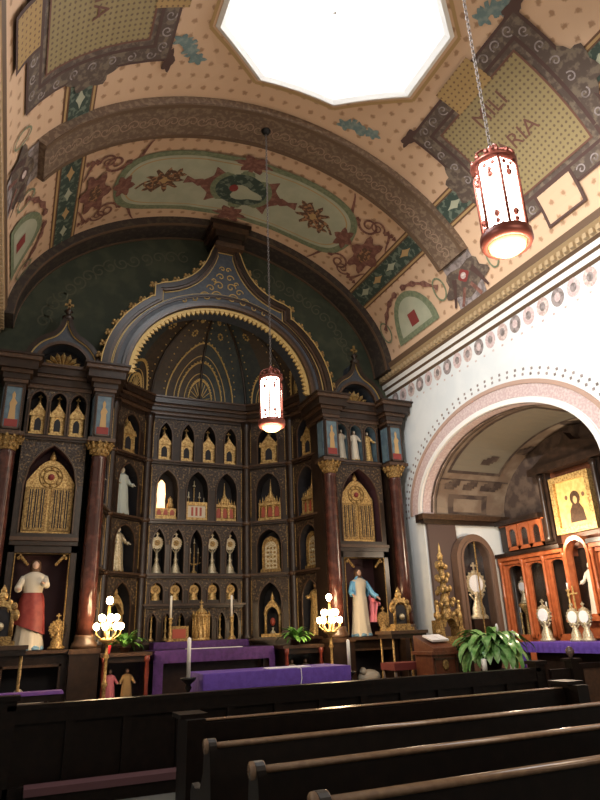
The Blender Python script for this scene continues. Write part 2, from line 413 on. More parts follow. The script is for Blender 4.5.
    # D-shaped medallion near the end wall, wreaths and garlands
    for ye in (10.7, 1.2-100):
        if ye < -50: continue
        base = sg*(SMAX-.42)
        def Dsh(r, h): return [(base-sg*h*math.sin(PI*i/16), ye+r*math.cos(PI*i/16)) for i in range(17)]
        dpoly(midgr, (base-sg*.3, ye), Dsh(.80, 1.05), .024)
        base -= sg*.13; dpoly(palegr, (base-sg*.3, ye), Dsh(.60, .78), .028)
        dpoly(redp, (base-sg*.26, ye), [(base-sg*.1, ye-.15), (base-sg*.1, ye+.15), (base-sg*.42, ye+.15), (base-sg*.42, ye-.15)], .032)
        for q in (-1, 1):
            for wr in (.0,):
                c = (sg*(SMAX-.95), ye+q*1.12)
                dline(midgr, [(c[0]+.26*math.cos(t*2*PI/20), c[1]+.17*math.sin(t*2*PI/20)) for t in range(21)], .022, .024)
            dline(scroll, [(sg*(SMAX-1.55+.55*t*t), ye+q*(.1+1.0*t)) for t in [i/10 for i in range(11)]], lambda t: .05+.03*math.sin(t*20), .024)
    for yy in (7.6, 10.0-100):
        if yy < 0: continue
        dline(midgr, [(sg*(SMAX-.8)+.24*math.cos(t*2*PI/20), 7.95+.13*math.sin(t*2*PI/20)) for t in range(21)], .018, .024)
    # cartouche ends: scrolls and roses
    for (ds, yy, sy) in ((2.75, 9.95, 1), (2.75, 11.45, -1)):
        scrollwork(scroll, (sg*abs(x2s(RX+ds)), yy), .62, -sg, sy, .024)
        scrollwork(scroll, (sg*abs(x2s(RX+ds+.15)), yy-sy*.1), .45, sg, -sy, .026)
    dell(scroll, (S(3.05), 10.72), .30, .55, .040, 30, .25, 6)
    dell(rose, (S(3.05), 10.72), .14, .26, .044, 16, .2, 5)
# the green cartouche of the end bay
def capsule(hs, hy, n=40):
    out = []
    for i in range(n*2):
        t = 2*PI*i/(2*n); cx = math.copysign(abs(math.cos(t))**.35, math.cos(t)); cy = math.copysign(abs(math.sin(t))**.5, math.sin(t))
        out.append((hs*cx*(1-.06*abs(cy)), 10.72+hy*cy))
    return out
dpoly(midgr, (0, 10.72), capsule(2.85, .98), .024); dpoly(palegr, (0, 10.72), capsule(2.70, .84), .028)
dpoly(ochre, (0, 10.72), capsule(2.62, .77), .030); dpoly(palegr, (0, 10.72), capsule(2.59, .745), .032)
dell(scroll, (0, 10.72), .86, .86, .036, 48, .10, 8); dell(midgr, (0, 10.72), .70, .62, .040, 30); dell(bandg, (0, 10.72), .58, .5, .044, 30)
dell(palegr, (.1, 10.8), .34, .22, .048, 20, .25, 3); dell(redp, (-.18, 10.7), .10, .12, .052, 12)
for q in (-1, 1):
    dell(scroll, (0, 10.72+q*.86), .34, .22, .050, 24, .3, 6)
    dline(scroll, [(q*(.8+.5*t), 10.72-.1*t) for t in (0, .3, .6, 1)], lambda t: .09-.04*math.cos(t*9), .040)
    dell(rose, (q*1.75, 10.66), .32, .30, .036, 40, .4, 9); dell(ochre, (q*1.75, 10.66), .10, .10, .040, 10, .3, 4)
    dell(rose, (q*2.02, 10.86), .16, .14, .038, 20, .4, 5); dell(rose, (q*1.50, 10.48), .15, .16, .038, 20, .4, 5)
    dline(rose, [(q*(1.45+.9*t), 10.4+.5*t+.1*math.sin(t*6)) for t in [i/8 for i in range(9)]], .03, .036)
    dell(scroll, (q*2.62, 10.72), .2, .3, .036, 24, .25, 6)
# blue-grey flourishes at the skylight corners
for (cx, cy, an) in ((1.62, 7.35, .9), (5.05, 8.0, -.3), (5.72, 4.9, -1.2), (2.35, 8.05, .4), (1.55, 4.6, -.8), (5.9, 7.2, .9)):
    if (cx, cy) in ((2.35, 8.05), (5.9, 7.2)): continue
    s0 = x2s(cx); ca, sa = math.cos(an), math.sin(an)
    dline(bluegr, [(s0+ca*t*.62-sa*.07*math.sin(t*7), cy+sa*t*.5+ca*.07*math.sin(t*7)) for t in [i/8-.5 for i in range(0, 9)]], lambda t: .11*math.sin(PI*(.1+.8*t))+.02*math.cos(30*t), .010)
    for t in (-.28, .02, .3): dell(bluegr, (s0+ca*t-sa*.03, cy+sa*t*.8+ca*.02), .14, .10, .012, 24, .3, 5)
# painted border line round the skylight
for i in range(8):
    p, q = oct_pt(i, SKA+.18), oct_pt(i+1, SKA+.18)
    dline(ochre, [(x2s(p[0]+(q[0]-p[0])*t/6), p[1]+(q[1]-p[1])*t/6) for t in range(7)], .03, .006)
cl.uvf = lambda co: (x2s(co.x)*1.0, co.y)
ceil = cl.build('ceiling', uv=True); struct(ceil, 'painted barrel vault')

# skylight drum, frame and panes
fr = MB()
for k in range(8):
    for (a0, a1, z0, z1) in ((SKA+.10, SKA+.03, -.02, -.07), (SKA+.03, SKA-.05, -.07, -.03), (SKA-.05, SKA-.13, -.03, .05)):
        pts = []
        for t in range(5):
            f0 = t/4
            def P(a, dz):
                p, q = oct_pt(k, a), oct_pt(k+1, a); x = p[0]+(q[0]-p[0])*f0; return (x, p[1]+(q[1]-p[1])*f0, vz(x)+dz)
            pts.append((P(a0, z0), P(a1, z1), P(a1, z1+.3), P(a0, z0+.3)))
        for t in range(4):
            A, B = pts[t], pts[t+1]
            fr.add(list(A)+list(B), [(0,4,5,1),(1,5,6,2),(2,6,7,3),(3,7,4,0)])
fro = fr.use(whitet).build('window_1'); struct(fro, 'octagonal skylight')
gl = MB(); gl.use(skyg)
ctr = (SKX, SKY, 10.95)
rim = []
for k in range(8):
    for t in range(4):
        p, q = oct_pt(k, SKA-.10), oct_pt(k+1, SKA-.10); x = p[0]+(q[0]-p[0])*t/4; rim.append((x, p[1]+(q[1]-p[1])*t/4, vz(x)+.10))
n = len(rim); gl.add([ctr]+rim, [(0, 1+(i+1) % n, 1+i) for i in range(n)])
gl.build('skylight_panes', parent=fro)
gb = MB().use(whitet)
for k in range(8):
    p = oct_pt(k, SKA-.12); gb.tube([(p[0], p[1], vz(p[0])+.07), (SKX, SKY, 10.92)], .012, 4)
gb.build('glazing_bar', parent=fro)

# transverse ribs
def rib(name, y0, y1, th, smax, mt, edge, label):
    r = MB(); ns = 60
    for i in range(ns):
        a, b = -smax+2*smax*i/ns, -smax+2*smax*(i+1)/ns
        P = [VP(a,y0,0), VP(b,y0,0), VP(a,y0,th), VP(b,y0,th), VP(a,y1,th), VP(b,y1,th), VP(a,y1,0), VP(b,y1,0)]
        r.use(mt); r.add(P, [(0,1,3,2), (2,3,5,4), (4,5,7,6)])
        for (ya, yb) in ((y0+.02, y0+.10), (y1-.10, y1-.02)):
            r.use(edge); r.add([VP(a,ya,th+.015), VP(b,ya,th+.015), VP(b,yb,th+.015), VP(a,yb,th+.015)], [(0,1,2,3)])
            r.add([VP(a,ya,th), VP(b,ya,th), VP(b,ya,th+.015), VP(a,ya,th+.015)], [(0,1,2,3)])
    r.use(mt)
    for sgn in (-1, 1): r.add([VP(sgn*smax,y0,0), VP(sgn*smax,y0,th), VP(sgn*smax,y1,th), VP(sgn*smax,y1,0)], [(0,1,2,3)])
    if name == 'trim_1' or name == 'trim_9':
        r.use(scrollr)
        for k in range(48):
            s = -smax+.2+k*(2*smax-.4)/47
            sp = spiral((s, (y0+y1)/2), .13, 1.1, k*PI, 1, 14)
            for i in range(14):
                (a, b), (c, d) = sp[i], sp[i+1]; L = math.hypot(c-a, d-b) or 1; nx, ny = -(d-b)/L*.012, (c-a)/L*.012
                r.add([VP(a+nx,b+ny,th+.006), VP(c+nx,d+ny,th+.006), VP(c-nx,d-ny,th+.006), VP(a-nx,b-ny,th+.006)], [(0,1,2,3)])
    o = r.build(name); return struct(o, label)
scrollr = mat('rib_scroll_paint', (.30, .20, .14), .8)
rib('trim_1', 8.38, 9.27, .14, abs(x2s(RX+4.05)), ribm, cornd, 'broad stencilled rib across the vault')
rib('trim_2', 12.02, 12.74, .16, SMAX-.01, ribd, cornd, 'dark painted arch against the end wall')
rib('trim_9', 2.6, 3.5, .14, abs(x2s(RX+4.05)), ribm, cornd, 'nearer stencilled rib')

XL, XR = RX-4.6, RX+4.6
# floor and platform
f_ = MB().use(floorm); f_.box(XL-.2, XR+3.2, Y0, 15.2, -.2, 0); struct(f_.build('floor'))
# end wall with arched opening into the apse
CX = 3.67
tw = MB().use(tymp)
AR_R = 2.12; AR_Z = 6.85; AR_H = 1.92
inner = arc(CX, AR_Z, AR_R, AR_H, PI, 0, 32)
nn = 32
outer = [(XL-.15, 6.85), (XL-.15, 7.85)]+[(RX-4.6+9.2*i/(nn-4), max(7.85, vz(RX-4.6+9.2*i/(nn-4))+.12)) for i in range(nn-3)]+[(XR+.15, 7.85), (XR+.15, 6.85)]
tw.strip(inner, outer, 12.7, 12.85)
tw.box(XL-.15, CX-2.5, 12.7, 12.85, 0, 6.86); tw.box(CX+2.5, XR+.15, 12.7, 12.85, 0, 6.86)
tw.use(tympd)
for sgn in (-1, 1):
    for k in range(15):
        a = PI*(.06+.40*k/15); px, pz = RX+sgn*3.75*math.cos(a), 7.35+2.8*math.sin(a)
        sp = spiral((px, pz), .17, 1.3, k, 1, 16)
        for i in range(16):
            (x0, z0), (x1, z1) = sp[i], sp[i+1]; L = math.hypot(x1-x0, z1-z0) or 1; nx, nz = -(z1-z0)/L*.018, (x1-x0)/L*.018
            tw.add([(x0+nx,12.694,z0+nz),(x1+nx,12.694,z1+nz),(x1-nx,12.694,z1-nz),(x0-nx,12.694,z0-nz)], [(0,1,2,3)])
struct(tw.build('wall_end'), 'dark green end wall')
# left and back walls
wl = MB().use(white); wl.box(XL-.2, XL, Y0, 12.7, 0, 7.75); struct(wl.build('wall_left'))
wb = MB().use(white); wb.box(XL-.2, XR+.2, Y0-.2, Y0, 0, 11.2); struct(wb.build('wall_back'))
# right wall with the alcove arch
AY, AZ, AA, AB = 9.2, 4.0, 2.50, 1.56        # arch: centre y, springing, half width, rise
wr = MB()
wr.M = Matrix(((0, -1, 0, XR), (1, 0, 0, 0), (0, 0, 1, 0), (0, 0, 0, 1)))  # local x -> world y, local y -> -world x
def wall_poly(mt, front):
    wr.use(mt)
    inn = arc(AY, AZ, AA, AB, PI, 0, 40); out = [(AY-AA+2*AA*i/40, 7.75) for i in range(41)]
    wr.strip(inn, out, front-.0, -.25)
wall_poly(white, 0)
wr.box(Y0, AY-AA, -.25, 0, 0, 7.75); wr.box(AY+AA, 12.7, -.25, 0, 0, 7.75)
wr.use(whitet); wr.strip(arc(AY, AZ, AA, AB, PI, 0, 40), arc(AY, AZ, AA+.10, AB+.10, PI, 0, 40), .045, -.02); wr.use(mauve); wr.strip(arc(AY, AZ, AA-.012, AB-.012, PI, 0, 40), arc(AY, AZ, AA+.0, AB+.0, PI, 0, 40), -.02, -.3)
wr.use(mauve); wr.strip(arc(AY, AZ, AA+.12, AB+.12, PI, 0, 40), arc(AY, AZ, AA+.36, AB+.36, PI, 0, 40), .012, 0)
wr.use(mat('pink_arch_line', (.42, .28, .22), .7)); wr.strip(arc(AY, AZ, AA+.36, AB+.36, PI, 0, 40), arc(AY, AZ, AA+.44, AB+.44, PI, 0, 40), .03, 0)
wr.use(greypl)
for k in range(46):
    a = PI*k/45; 
    for rr in (.54, .64): wr.box(AY+(AA+rr)*math.cos(a)-.025, AY+(AA+rr)*math.cos(a)+.025, 0, .005, AZ+(AB+rr)*math.sin(a)-.025, AZ+(AB+rr)*math.sin(a)+.025)
# row of painted roundels below the cornice
for k in range(44):
    y = 12.35-.36*k
    if y < Y0+.4: break
    mt = (greypl, mauve, pinkp)[k % 3]
    wr.use(mt); wr.prism([(y+.145*math.cos(t*PI/8), 6.98+.18*math.sin(t*PI/8)) for t in range(16)], .004, 0)
    wr.use(mauve if mt is greypl else greypl); wr.prism([(y+.07*math.cos(t*PI/4), 6.98+.09*math.sin(t*PI/4)) for t in range(8)], .008, .004)
wr.use(pinkp)
for k in range(60):
    wr.box(12.2-.27*k, 12.25-.27*k, 0, .004, 6.70, 6.74)
wall_r = struct(wr.build('wall_right'), 'white plaster wall with arched alcove')

# cornices along both walls with egg and dart blocks
def cornice(name, x, sg, label):
    c = MB()
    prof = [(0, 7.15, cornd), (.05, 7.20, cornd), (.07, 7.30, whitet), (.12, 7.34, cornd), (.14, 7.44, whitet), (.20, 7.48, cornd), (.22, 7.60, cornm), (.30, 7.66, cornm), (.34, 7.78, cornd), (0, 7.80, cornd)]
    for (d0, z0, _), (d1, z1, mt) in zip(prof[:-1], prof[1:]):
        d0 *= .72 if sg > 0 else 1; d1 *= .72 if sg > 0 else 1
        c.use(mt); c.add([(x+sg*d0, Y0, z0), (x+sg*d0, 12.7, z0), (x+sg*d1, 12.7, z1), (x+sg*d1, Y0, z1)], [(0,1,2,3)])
    c.use(cornm)
    n = int((12.7-Y0)/.14)
    for i in range(n):
        y = Y0+.14*i; kk = .72 if sg > 0 else 1; c.box(min(x+sg*.18*kk, x+sg*.285*kk), max(x+sg*.18*kk, x+sg*.285*kk), y, y+.075, 7.49, 7.585)
    return struct(c.build(name), label)
cornice('trim_3', XR, -1, 'bracketed cornice along the right wall'); cornice('trim_4', XL, 1, 'bracketed cornice along the left wall')

# ------------------------------------------------------------------ alcove shell
AX1 = 10.55
al = MB().use(alcv)
ns = 30; pr = arc(AY, AZ, AA, AB, PI, 0, ns)
for i in range(ns):
    (a, b), (c_, d) = pr[i], pr[i+1]; al.sm = True
    al.add([(XR+.2, a, b), (XR+.2, c_, d), (AX1, c_, d), (AX1, a, b)], [(0,1,2,3)])
al.sm = False
# painted panels on the alcove vault
def avq(mt, a0, a1, x0, x1, off, n=8):
    al.use(mt)
    for i in range(n):
        t0, t1 = a0+(a1-a0)*i/n, a0+(a1-a0)*(i+1)/n
        P = lambda t, x: (x, AY+(AA-off)*math.cos(t), AZ+(AB-off)*math.sin(t))
        al.add([P(t0,x0), P(t1,x0), P(t1,x1), P(t0,x1)], [(0,1,2,3)])
avq(mat('alcove_panel_grey_paint', (.18, .155, .115), .8), .62, 1.9, 8.75, 10.1, .01, 14)
for a0, a1, x0, x1 in ((.60, .64, 8.7, 10.15), (1.88, 1.92, 8.7, 10.15), (.6, 1.92, 8.68, 8.75), (.6, 1.92, 10.1, 10.17), (.02, PI, 8.42, 8.48), (.02, PI, 8.55, 8.58), (.5, .52, 8.55, 10.5)):
    avq(alcd, a0, a1, x0, x1, .014, 14)
avq(alcd, .02, .30, 8.9, 10.0, .012); avq(alcv, .05, .24, 9.05, 9.85, .016)
for (t, x) in ((.42, 8.9), (.42, 9.4), (.42, 9.9), (.42, 10.1), (1.0, 10.35), (1.6, 10.35), (.8, 9.6)):
    for q in range(3): avq(alcd, t-.05+.03*q, t+.03+.03*q, x-.16+.08*q, x+.10+.06*q, .02+.004*q, 3)
struct(al.build('ceiling_alcove'), 'painted vault of the alcove')
ab = MB().use(alcd); ab.M = wr.M
ab.M = Matrix(((0, -1, 0, AX1), (1, 0, 0, 0), (0, 0, 1, 0), (0, 0, 0, 1)))
ab.prism([(AY-AA, 0), (AY-AA, AZ)]+arc(AY, AZ, AA, AB, PI, 0, 30)[1:-1]+[(AY+AA, AZ), (AY+AA, 0)], 0, -.1)
struct(ab.build('wall_alcove_back'), 'dark back wall of the alcove')
aw = MB().use(white); aw.box(XR+.2, AX1, AY+AA, AY+AA+.1, 0, AZ); struct(aw.build('wall_alcove_far'), 'white side wall of the alcove')
aw = MB().use(white); aw.box(XR+.2, AX1, AY-AA-.1, AY-AA, 0, AZ); struct(aw.build('wall_alcove_near'), 'near side wall of the alcove')
# impost moulding and pilaster
im = MB().use(woodm); im.box(XR-.12, AX1, AY+AA-.16, AY+AA-.005, 3.86, 3.98); im.use(wood); im.box(XR-.07, AX1, AY+AA-.11, AY+AA-.005, 3.76, 3.86)
im.box(XR-.12, XR+.0, AY+AA, AY+AA+.12, 3.80, 3.98)
struct(im.build('trim_5'), 'dark impost moulding of the alcove')
pi_ = MB().use(mat('brown_pilaster_paint', (.075, .045, .038), .6)); pi_.box(XR+.05, XR+.80, AY+AA-.08, AY+AA-.005, 0, 3.76)
struct(pi_.build('trim_6'), 'brown pilaster at the alcove mouth')

# sanctuary platform and steps
pl = MB().use(carpet); pl.box(XL, XR, 8.75, 14.9, 0, .30); pl.box(XR, AX1, AY-AA, AY+AA, 0, .30)
struct(pl.build('floor_sanctuary'), 'raised sanctuary floor')

# ================================================================== ALTARPIECE
alt = thing('altarpiece', 'huge dark walnut altarpiece with niches, columns and ogee arch filling the end of the nave', 'altarpiece', (CX, 12.7, 0))
altI = Matrix.Translation((-CX, -12.7, 0))
def apart(mb, name, m=None, label=None, parent=None):
    """a part of the altarpiece, given in world coordinates"""
    mb.v = [tuple(altI @ Vector(p)) for p in mb.v]
    o = mb.build(name, m, parent or alt)
    if label: o['label'] = label
    return o
PT = [(CX-2.46, 12.40), (CX-2.10, 13.50), (CX-1.21, 14.20), (CX+1.21, 14.20), (CX+2.10, 13.50), (CX+2.42, 12.40)]
PD = [(CX-2.50, 12.72)]+PT[1:5]+[(CX+2.50, 12.72)]
def frame(A, B):
    U = Vector((B[0]-A[0], B[1]-A[1], 0)); L = U.length; U.normalize(); n = Vector((U.y, -U.x, 0))
    # local x along the panel, local y away from the viewer, z up
    return Matrix(((U.x, -n.x, 0, A[0]), (U.y, -n.y, 0, A[1]), (0, 0, 1, 0), (0, 0, 0, 1))), L, math.atan2(U.y, U.x)
def niche_panel(mb, u0, u1, z0, z1, ops, depth, lining=None, trim=True, frontm=None, sp=None, n=8):
    """solid front with pointed openings cut through and a recess behind each; ops: (uc, w, zb, zs, zt)"""
    lining = lining or dark; T = .0
    ops = sorted(ops); edges = [u0]
    for k in range(len(ops)-1): edges.append((ops[k][0]+ops[k][1]/2+ops[k+1][0]-ops[k+1][1]/2)/2)
    edges.append(u1)
    for k, (uc, w_, zb, zs, zt) in enumerate(ops):
        a, b = edges[k], edges[k+1]; l, r = uc-w_/2, uc+w_/2
        mb.use(frontm or wood)
        for (x0, x1, za, zc) in ((a, l, z0, zs), (r, b, z0, zs), (l, r, z0, zb)):
            if x1-x0 > 1e-4 and zc-za > 1e-4: mb.add([(x0,0,za),(x1,0,za),(x1,0,zc),(x0,0,zc)], [(0,1,2,3)])
        cv = pointed(uc, w_, zs, zt, n)
        mb.use(sp or spand); top = z1
        mb.add([(a,0,zs),(l,0,zs),(l,0,top),(a,0,top)], [(0,1,2,3)]); mb.add([(r,0,zs),(b,0,zs),(b,0,top),(r,0,top)], [(0,1,2,3)])
        for (p, q) in zip(cv[:-1], cv[1:]): mb.add([(p[0],0,p[1]),(q[0],0,q[1]),(q[0],0,top),(p[0],0,top)], [(0,1,2,3)])
        loop = [(l, zb)]+cv+[(r, zb)]
        mb.use(lining)
        for (p, q) in zip(loop, loop[1:]+loop[:1]): mb.add([(p[0],0,p[1]),(p[0],depth,p[1]),(q[0],depth,q[1]),(q[0],0,q[1])], [(0,1,2,3)])
        mb.add([(p[0], depth, p[1]) for p in loop], [tuple(range(len(loop)))])
        if trim:
            mb.use(woodm); mb.tube([(p[0], -.012, p[1]) for p in [(l, zb)]+cv+[(r, zb)]], .018, 5)
def shelf(mb, L, z, h=.09, d=.10, m=None, x0=0, x1=None):
    x1 = L if x1 is None else x1
    mb.use(m or woodm); mb.box(x0, x1, -d, .02, z-h*.45, z); mb.use(wood); mb.box(x0, x1, -d*.55, .02, z-h, z-h*.45)
Z = dict(base=1.50, D0=1.50, D1=2.80, C0=2.90, C1=4.00, B0=4.10, B1=5.36, A0=5.48, A1=6.52)
ND = .42
facets = []
def even(L, n, wf, m=.08): 
    W = (L-2*m)/n; return [(m+W*(i+.5), W*wf) for i in range(n)]
for i in range(5):
    M, L, ang = frame(PT[i], PT[i+1]); facets.append((M, L, ang))
    mb = MB(); mb.M = M
    tiers = [('A', Z['A0'], Z['A1'], 4 if i == 2 else 1, .62, .60), ('B', Z['B0'], Z['B1'], 3 if i == 2 else 1, .74, .74), ('C', Z['C0'], Z['C1'], 5 if i == 2 else 1, .72, .70)]
    if i == 2: tiers += [('D', 2.27, 2.82, 5, .70, .8), ('E', 1.50, 2.18, 7, .62, .8)]
    else: tiers += [('D', Z['D0'], Z['D1'], 1, .66, .74)]
    for nm, z0, z1, n, wf, hf in tiers:
        ops = [(u, w_, z0+.02, z0+(z1-z0)*(.58 if nm != 'D' or i != 2 else .5), z1-.09) for u, w_ in even(L, n, wf, .14)]
        niche_panel(mb, .0, L, z0-.001, z1, ops, ND)
    mb.use(wood); mb.box(0, L, 0, .1, .3, 1.5); mb.box(0, L, .0, .05, 6.5, 6.62)
    for zt in ((2.27, 1.50) if i == 2 else (1.50,)): shelf(mb, L, zt)
    for zt in (2.90, 4.10, 5.48): shelf(mb, L, zt)
    mb.use(wood); mb.box(0, L, .02, .06, 2.78, 2.92); mb.box(0, L, .02, .06, 3.98, 4.12); mb.box(0, L, .02, .06, 5.34, 5.50); mb.box(0, L, .02, .06, 2.2, 2.35) if i == 2 else None
    # fine vertical gilded beads flanking the niches
    mb.use(goldd)
    for zz0, zz1 in ((1.6, 2.75), (3.0, 3.95), (4.2, 5.3), (5.55, 6.5)):
        for u in (.125, L-.125): mb.tube([(u, -.01, zz0), (u, -.01, zz1)], .010, 5)
    apart(mb, 'niche_panel')
# cornice that follows the apse
for i in range(5):
    M, L, ang = facets[i]; mb = MB(); mb.M = M
    for (z0, z1, d, m_) in ((6.60, 6.68, .06, woodm), (6.68, 6.78, .12, wood), (6.78, 6.84, .17, woodm), (6.84, 6.97, .24, wood), (6.97, 7.01, .27, woodm)):
        mb.use(m_); e = d*.35; mb.box(-.02+e*0, L+.02, -d, .05, z0, z1)
    apart(mb, 'cornice')
# mullion shafts at the corners
for i, p in enumerate(PT[1:-1]):
    mb = MB().use(wood); mb.lathe([(.12, .3), (.12, 1.5), (.13, 1.55), (.105, 1.6), (.105, 6.3), (.13, 6.45), (.14, 6.6)], (p[0], p[1]-.02, 0), 10)
    mb.use(woodm)
    for z in (2.86, 4.06, 5.44): mb.lathe([(.10, -.05), (.14, -.02), (.14, .03), (.10, .05)], (p[0], p[1]-.02, z), 10)
    apart(mb, 'mullion')
# semi-dome over the apse
DA = (CX, 12.72); DZ0, DH = 6.98, 1.95
def gore(i, u, t, off=0.):
    A, B = PD[i], PD[i+1]; bx, by = A[0]+(B[0]-A[0])*u, A[1]+(B[1]-A[1])*u
    c = math.cos(t*PI/2); r = (1-off/2.2)
    return (DA[0]+(bx-DA[0])*c*r, DA[1]+(by-DA[1])*c*r, DZ0+DH*math.sin(t*PI/2)*r)
mb = MB(); mb.sm = True
for i in range(5):
    for (h0, h1) in ((0, .5), (.5, 1)):
        mb.use(domem if (i+(1 if h0 else 0)) % 2 else domem2)
        for j in range(12):
            for q in range(3):
                u0, u1 = h0+(h1-h0)*q/3, h0+(h1-h0)*(q+1)/3; t0, t1 = j/12, (j+1)/12
                mb.add([gore(i,u0,t0), gore(i,u1,t0), gore(i,u1,t1), gore(i,u0,t1)], [(0,1,2,3)])
mb.sm = False
def gline(i, pts, rad):
    mb.tube([gore(i, u, t, .02) for u, t in pts], rad, 5)
mb.use(fringe)
for i in range(5):
    c = .5; W = facets[i][1]
    for k, R in enumerate((.30, .40, .56, .66, .86) if i == 2 else (.20, .28, .40)):
        R = R*(1.0)
        pts = [(c+R*math.cos(a)/W*1.0, .02+R*1.15*math.sin(a)/(DH*PI/2)*1.6) for a in [PI*q/22 for q in range(23)]]
        pts = [(min(max(u, .04), .96), t) for u, t in pts]
        gline(i, pts, .012 if k % 2 else .02)
        if k % 2 == 0:
            for (u, t) in pts[1:-1:1]: mb.ball(gore(i, u, t+.012, .03), .026, 6)
    for q in range(10):
        a = PI*(q+.5)/10; R0, R1 = (.08, .26) if i == 2 else (.05, .17)
        gline(i, [(c+R*math.cos(a)/W, .03+R*1.15*math.sin(a)/(DH*PI/2)*1.6) for R in (R0, R1)], .011)
    for t in [.1+.06*q for q in range(13)]:
        for u in (.12, .88)+((.44, .56) if i == 2 and t > .55 else ()): mb.ball(gore(i, u, t, .02), .020, 6)
    for t in ((.62,) if i != 2 else (.62, .78)):
        for u in ((.5,) if i != 2 else (.26, .74)):
            for q in range(8): 
                a = q*PI/4; mb.ball(gore(i, u+.09*math.cos(a)/W, t+.03*math.sin(a), .02), .026, 6)
apart(mb, 'semi_dome')
mb = MB().use(wood)
for i, u in [(0, 0.02), (1, 0), (2, 0), (2, .5), (3, 0), (4, 0), (4, .98)]:
    mb.tube([gore(i, u, t/14, .02) for t in range(15)], .034, 6)
apart(mb, 'dome_rib')

# ogee arch frame
FY = 12.02
SZ = 6.72
def ogee_outer(n=20):
    pts = []
    for k in range(n+1):
        a = PI-(PI-math.acos(-1.50/2.50))*k/n; pts.append((2.50*math.cos(a), SZ+2.24*math.sin(a)))
    x0, z0 = pts[-1]; pts += [(x0, z0+.28), (x0+.10, z0+.30)]
    P0, P1, P2 = (x0+.10, z0+.30), (-.44, 9.05), (-.22, 10.12)
    for k in range(1, 13):
        t = k/12; pts.append(((1-t)**2*P0[0]+2*t*(1-t)*P1[0]+t*t*P2[0], (1-t)**2*P0[1]+2*t*(1-t)*P1[1]+t*t*P2[1]))
    return pts
oo = ogee_outer(); full = [(CX+x, z) for x, z in oo]+[(CX-x, z) for x, z in reversed(oo)]
nfo = len(full)
def resample(cv, n):
    d = [0]
    for a, b in zip(cv[:-1], cv[1:]): d.append(d[-1]+math.hypot(b[0]-a[0], b[1]-a[1]))
    out = []
    for k in range(n):
        t = d[-1]*k/(n-1); i = 0
        while i < len(d)-2 and d[i+1] < t: i += 1
        f0 = (t-d[i])/max(d[i+1]-d[i], 1e-9); out.append((cv[i][0]+(cv[i+1][0]-cv[i][0])*f0, cv[i][1]+(cv[i+1][1]-cv[i][1])*f0))
    return out
IR, IH = 2.06, 1.84
innr = [(CX+IR*math.cos(PI-PI*k/(nfo-1)), SZ+IH*math.sin(PI-PI*k/(nfo-1))) for k in range(nfo)]
mb = MB().use(bluea); mb.strip(innr, full, FY+.10, 12.72)
def offs(cv, d):
    out = []
    for i, p in enumerate(cv):
        a = cv[max(i-1, 0)]; b = cv[min(i+1, len(cv)-1)]; L = math.hypot(b[0]-a[0], b[1]-a[1]) or 1
        out.append((p[0]-(b[1]-a[1])/L*d, p[1]+(b[0]-a[0])/L*d))
    return out
for m_, d0, d1, yf in ((wood, .10, -.02, FY), (fringe, .115, .095, FY-.015), (woodm, -.02, -.07, FY+.03), (fringe, -.085, -.10, FY+.08)):
    mb.use(m_); mb.strip(offs(full, d1), offs(full, d0), yf, FY+.14)
def ringband(m_, r0, r1, yf):
    mb.use(m_); mb.strip([(CX+r0*math.cos(a), SZ+(r0-.2)*math.sin(a)) for a in [PI-PI*k/40 for k in range(41)]], [(CX+r1*math.cos(a), SZ+(r1-.2)*math.sin(a)) for a in [PI-PI*k/40 for k in range(41)]], yf, FY+.14)
ringband(woodm, 2.06, 2.13, FY+.02); ringband(wood, 2.13, 2.20, FY+.05); ringband(woodm, 2.30, 2.33, FY+.07); ringband(wood, 2.33, 2.37, FY+.05); ringband(fringe, 2.37, 2.385, FY+.06)
mb.use(fringe)
for sgn in (-1, 1):      # gilt scrolls inside the ogee point
    for (x, z, r, tn) in ((.18, 8.86, .14, 1.2), (.45, 8.80, .14, 1.1), (.72, 8.70, .12, 1), (.95, 8.60, .09, 1), (.14, 9.14, .12, 1.1), (.34, 9.04, .10, 1), (.11, 9.38, .10, 1), (.07, 9.60, .07, 1), (.26, 9.25, .06, 1)):
        sp = spiral((CX+sgn*x, z), r, tn, 0 if sgn > 0 else PI, sgn, 16); mb.tube([(a, FY+.085, b) for a, b in sp], .014, 4)
apart(mb, 'ogee_arch')
mb = MB().use(fringe)
FR = 2.05
mb.strip([(CX+(FR-.07)*math.cos(a), SZ+(FR-.27)*math.sin(a)) for a in [PI-PI*k/50 for k in range(51)]], [(CX+FR*math.cos(a), SZ+(FR-.2)*math.sin(a)) for a in [PI-PI*k/50 for k in range(51)]], FY+.10, FY+.2)
for k in range(54):
    a = PI*(k+.5)/54; c, s_ = math.cos(a), math.sin(a); x, z = CX+(FR-.07)*c, SZ+(FR-.27)*s_
    mb.prism([(x+.045*math.cos(q*PI/4)-c*.02, z+.045*math.sin(q*PI/4)-s_*.02) for q in range(8)], FY+.11, FY+.17)
    mb.prism([(x-s_*.015-c*.05, z+c*.015-s_*.05), (x+s_*.015-c*.05, z-c*.015-s_*.05), (x-c*.10, z-s_*.10)], FY+.12, FY+.15)
apart(mb, 'scalloped_fringe')
mb = MB().use(goldd)     # crockets on the outer edge
of2 = resample(offs(full, .13), 36)
for k, (x, z) in enumerate(of2[1:-1]):
    mb = MB().use(goldd)
    if abs(x-CX) < .5: continue
    sgn = -1 if x < CX else 1
    for (dx, dz, r) in ((0, 0, .055), (sgn*.05, .05, .04), (sgn*-.03, .07, .035), (sgn*.07, -.02, .035)): mb.ball((x+dx, FY+.05, z+dz), r, 6)
    apart(mb, 'crocket')
mb = MB().use(wood)
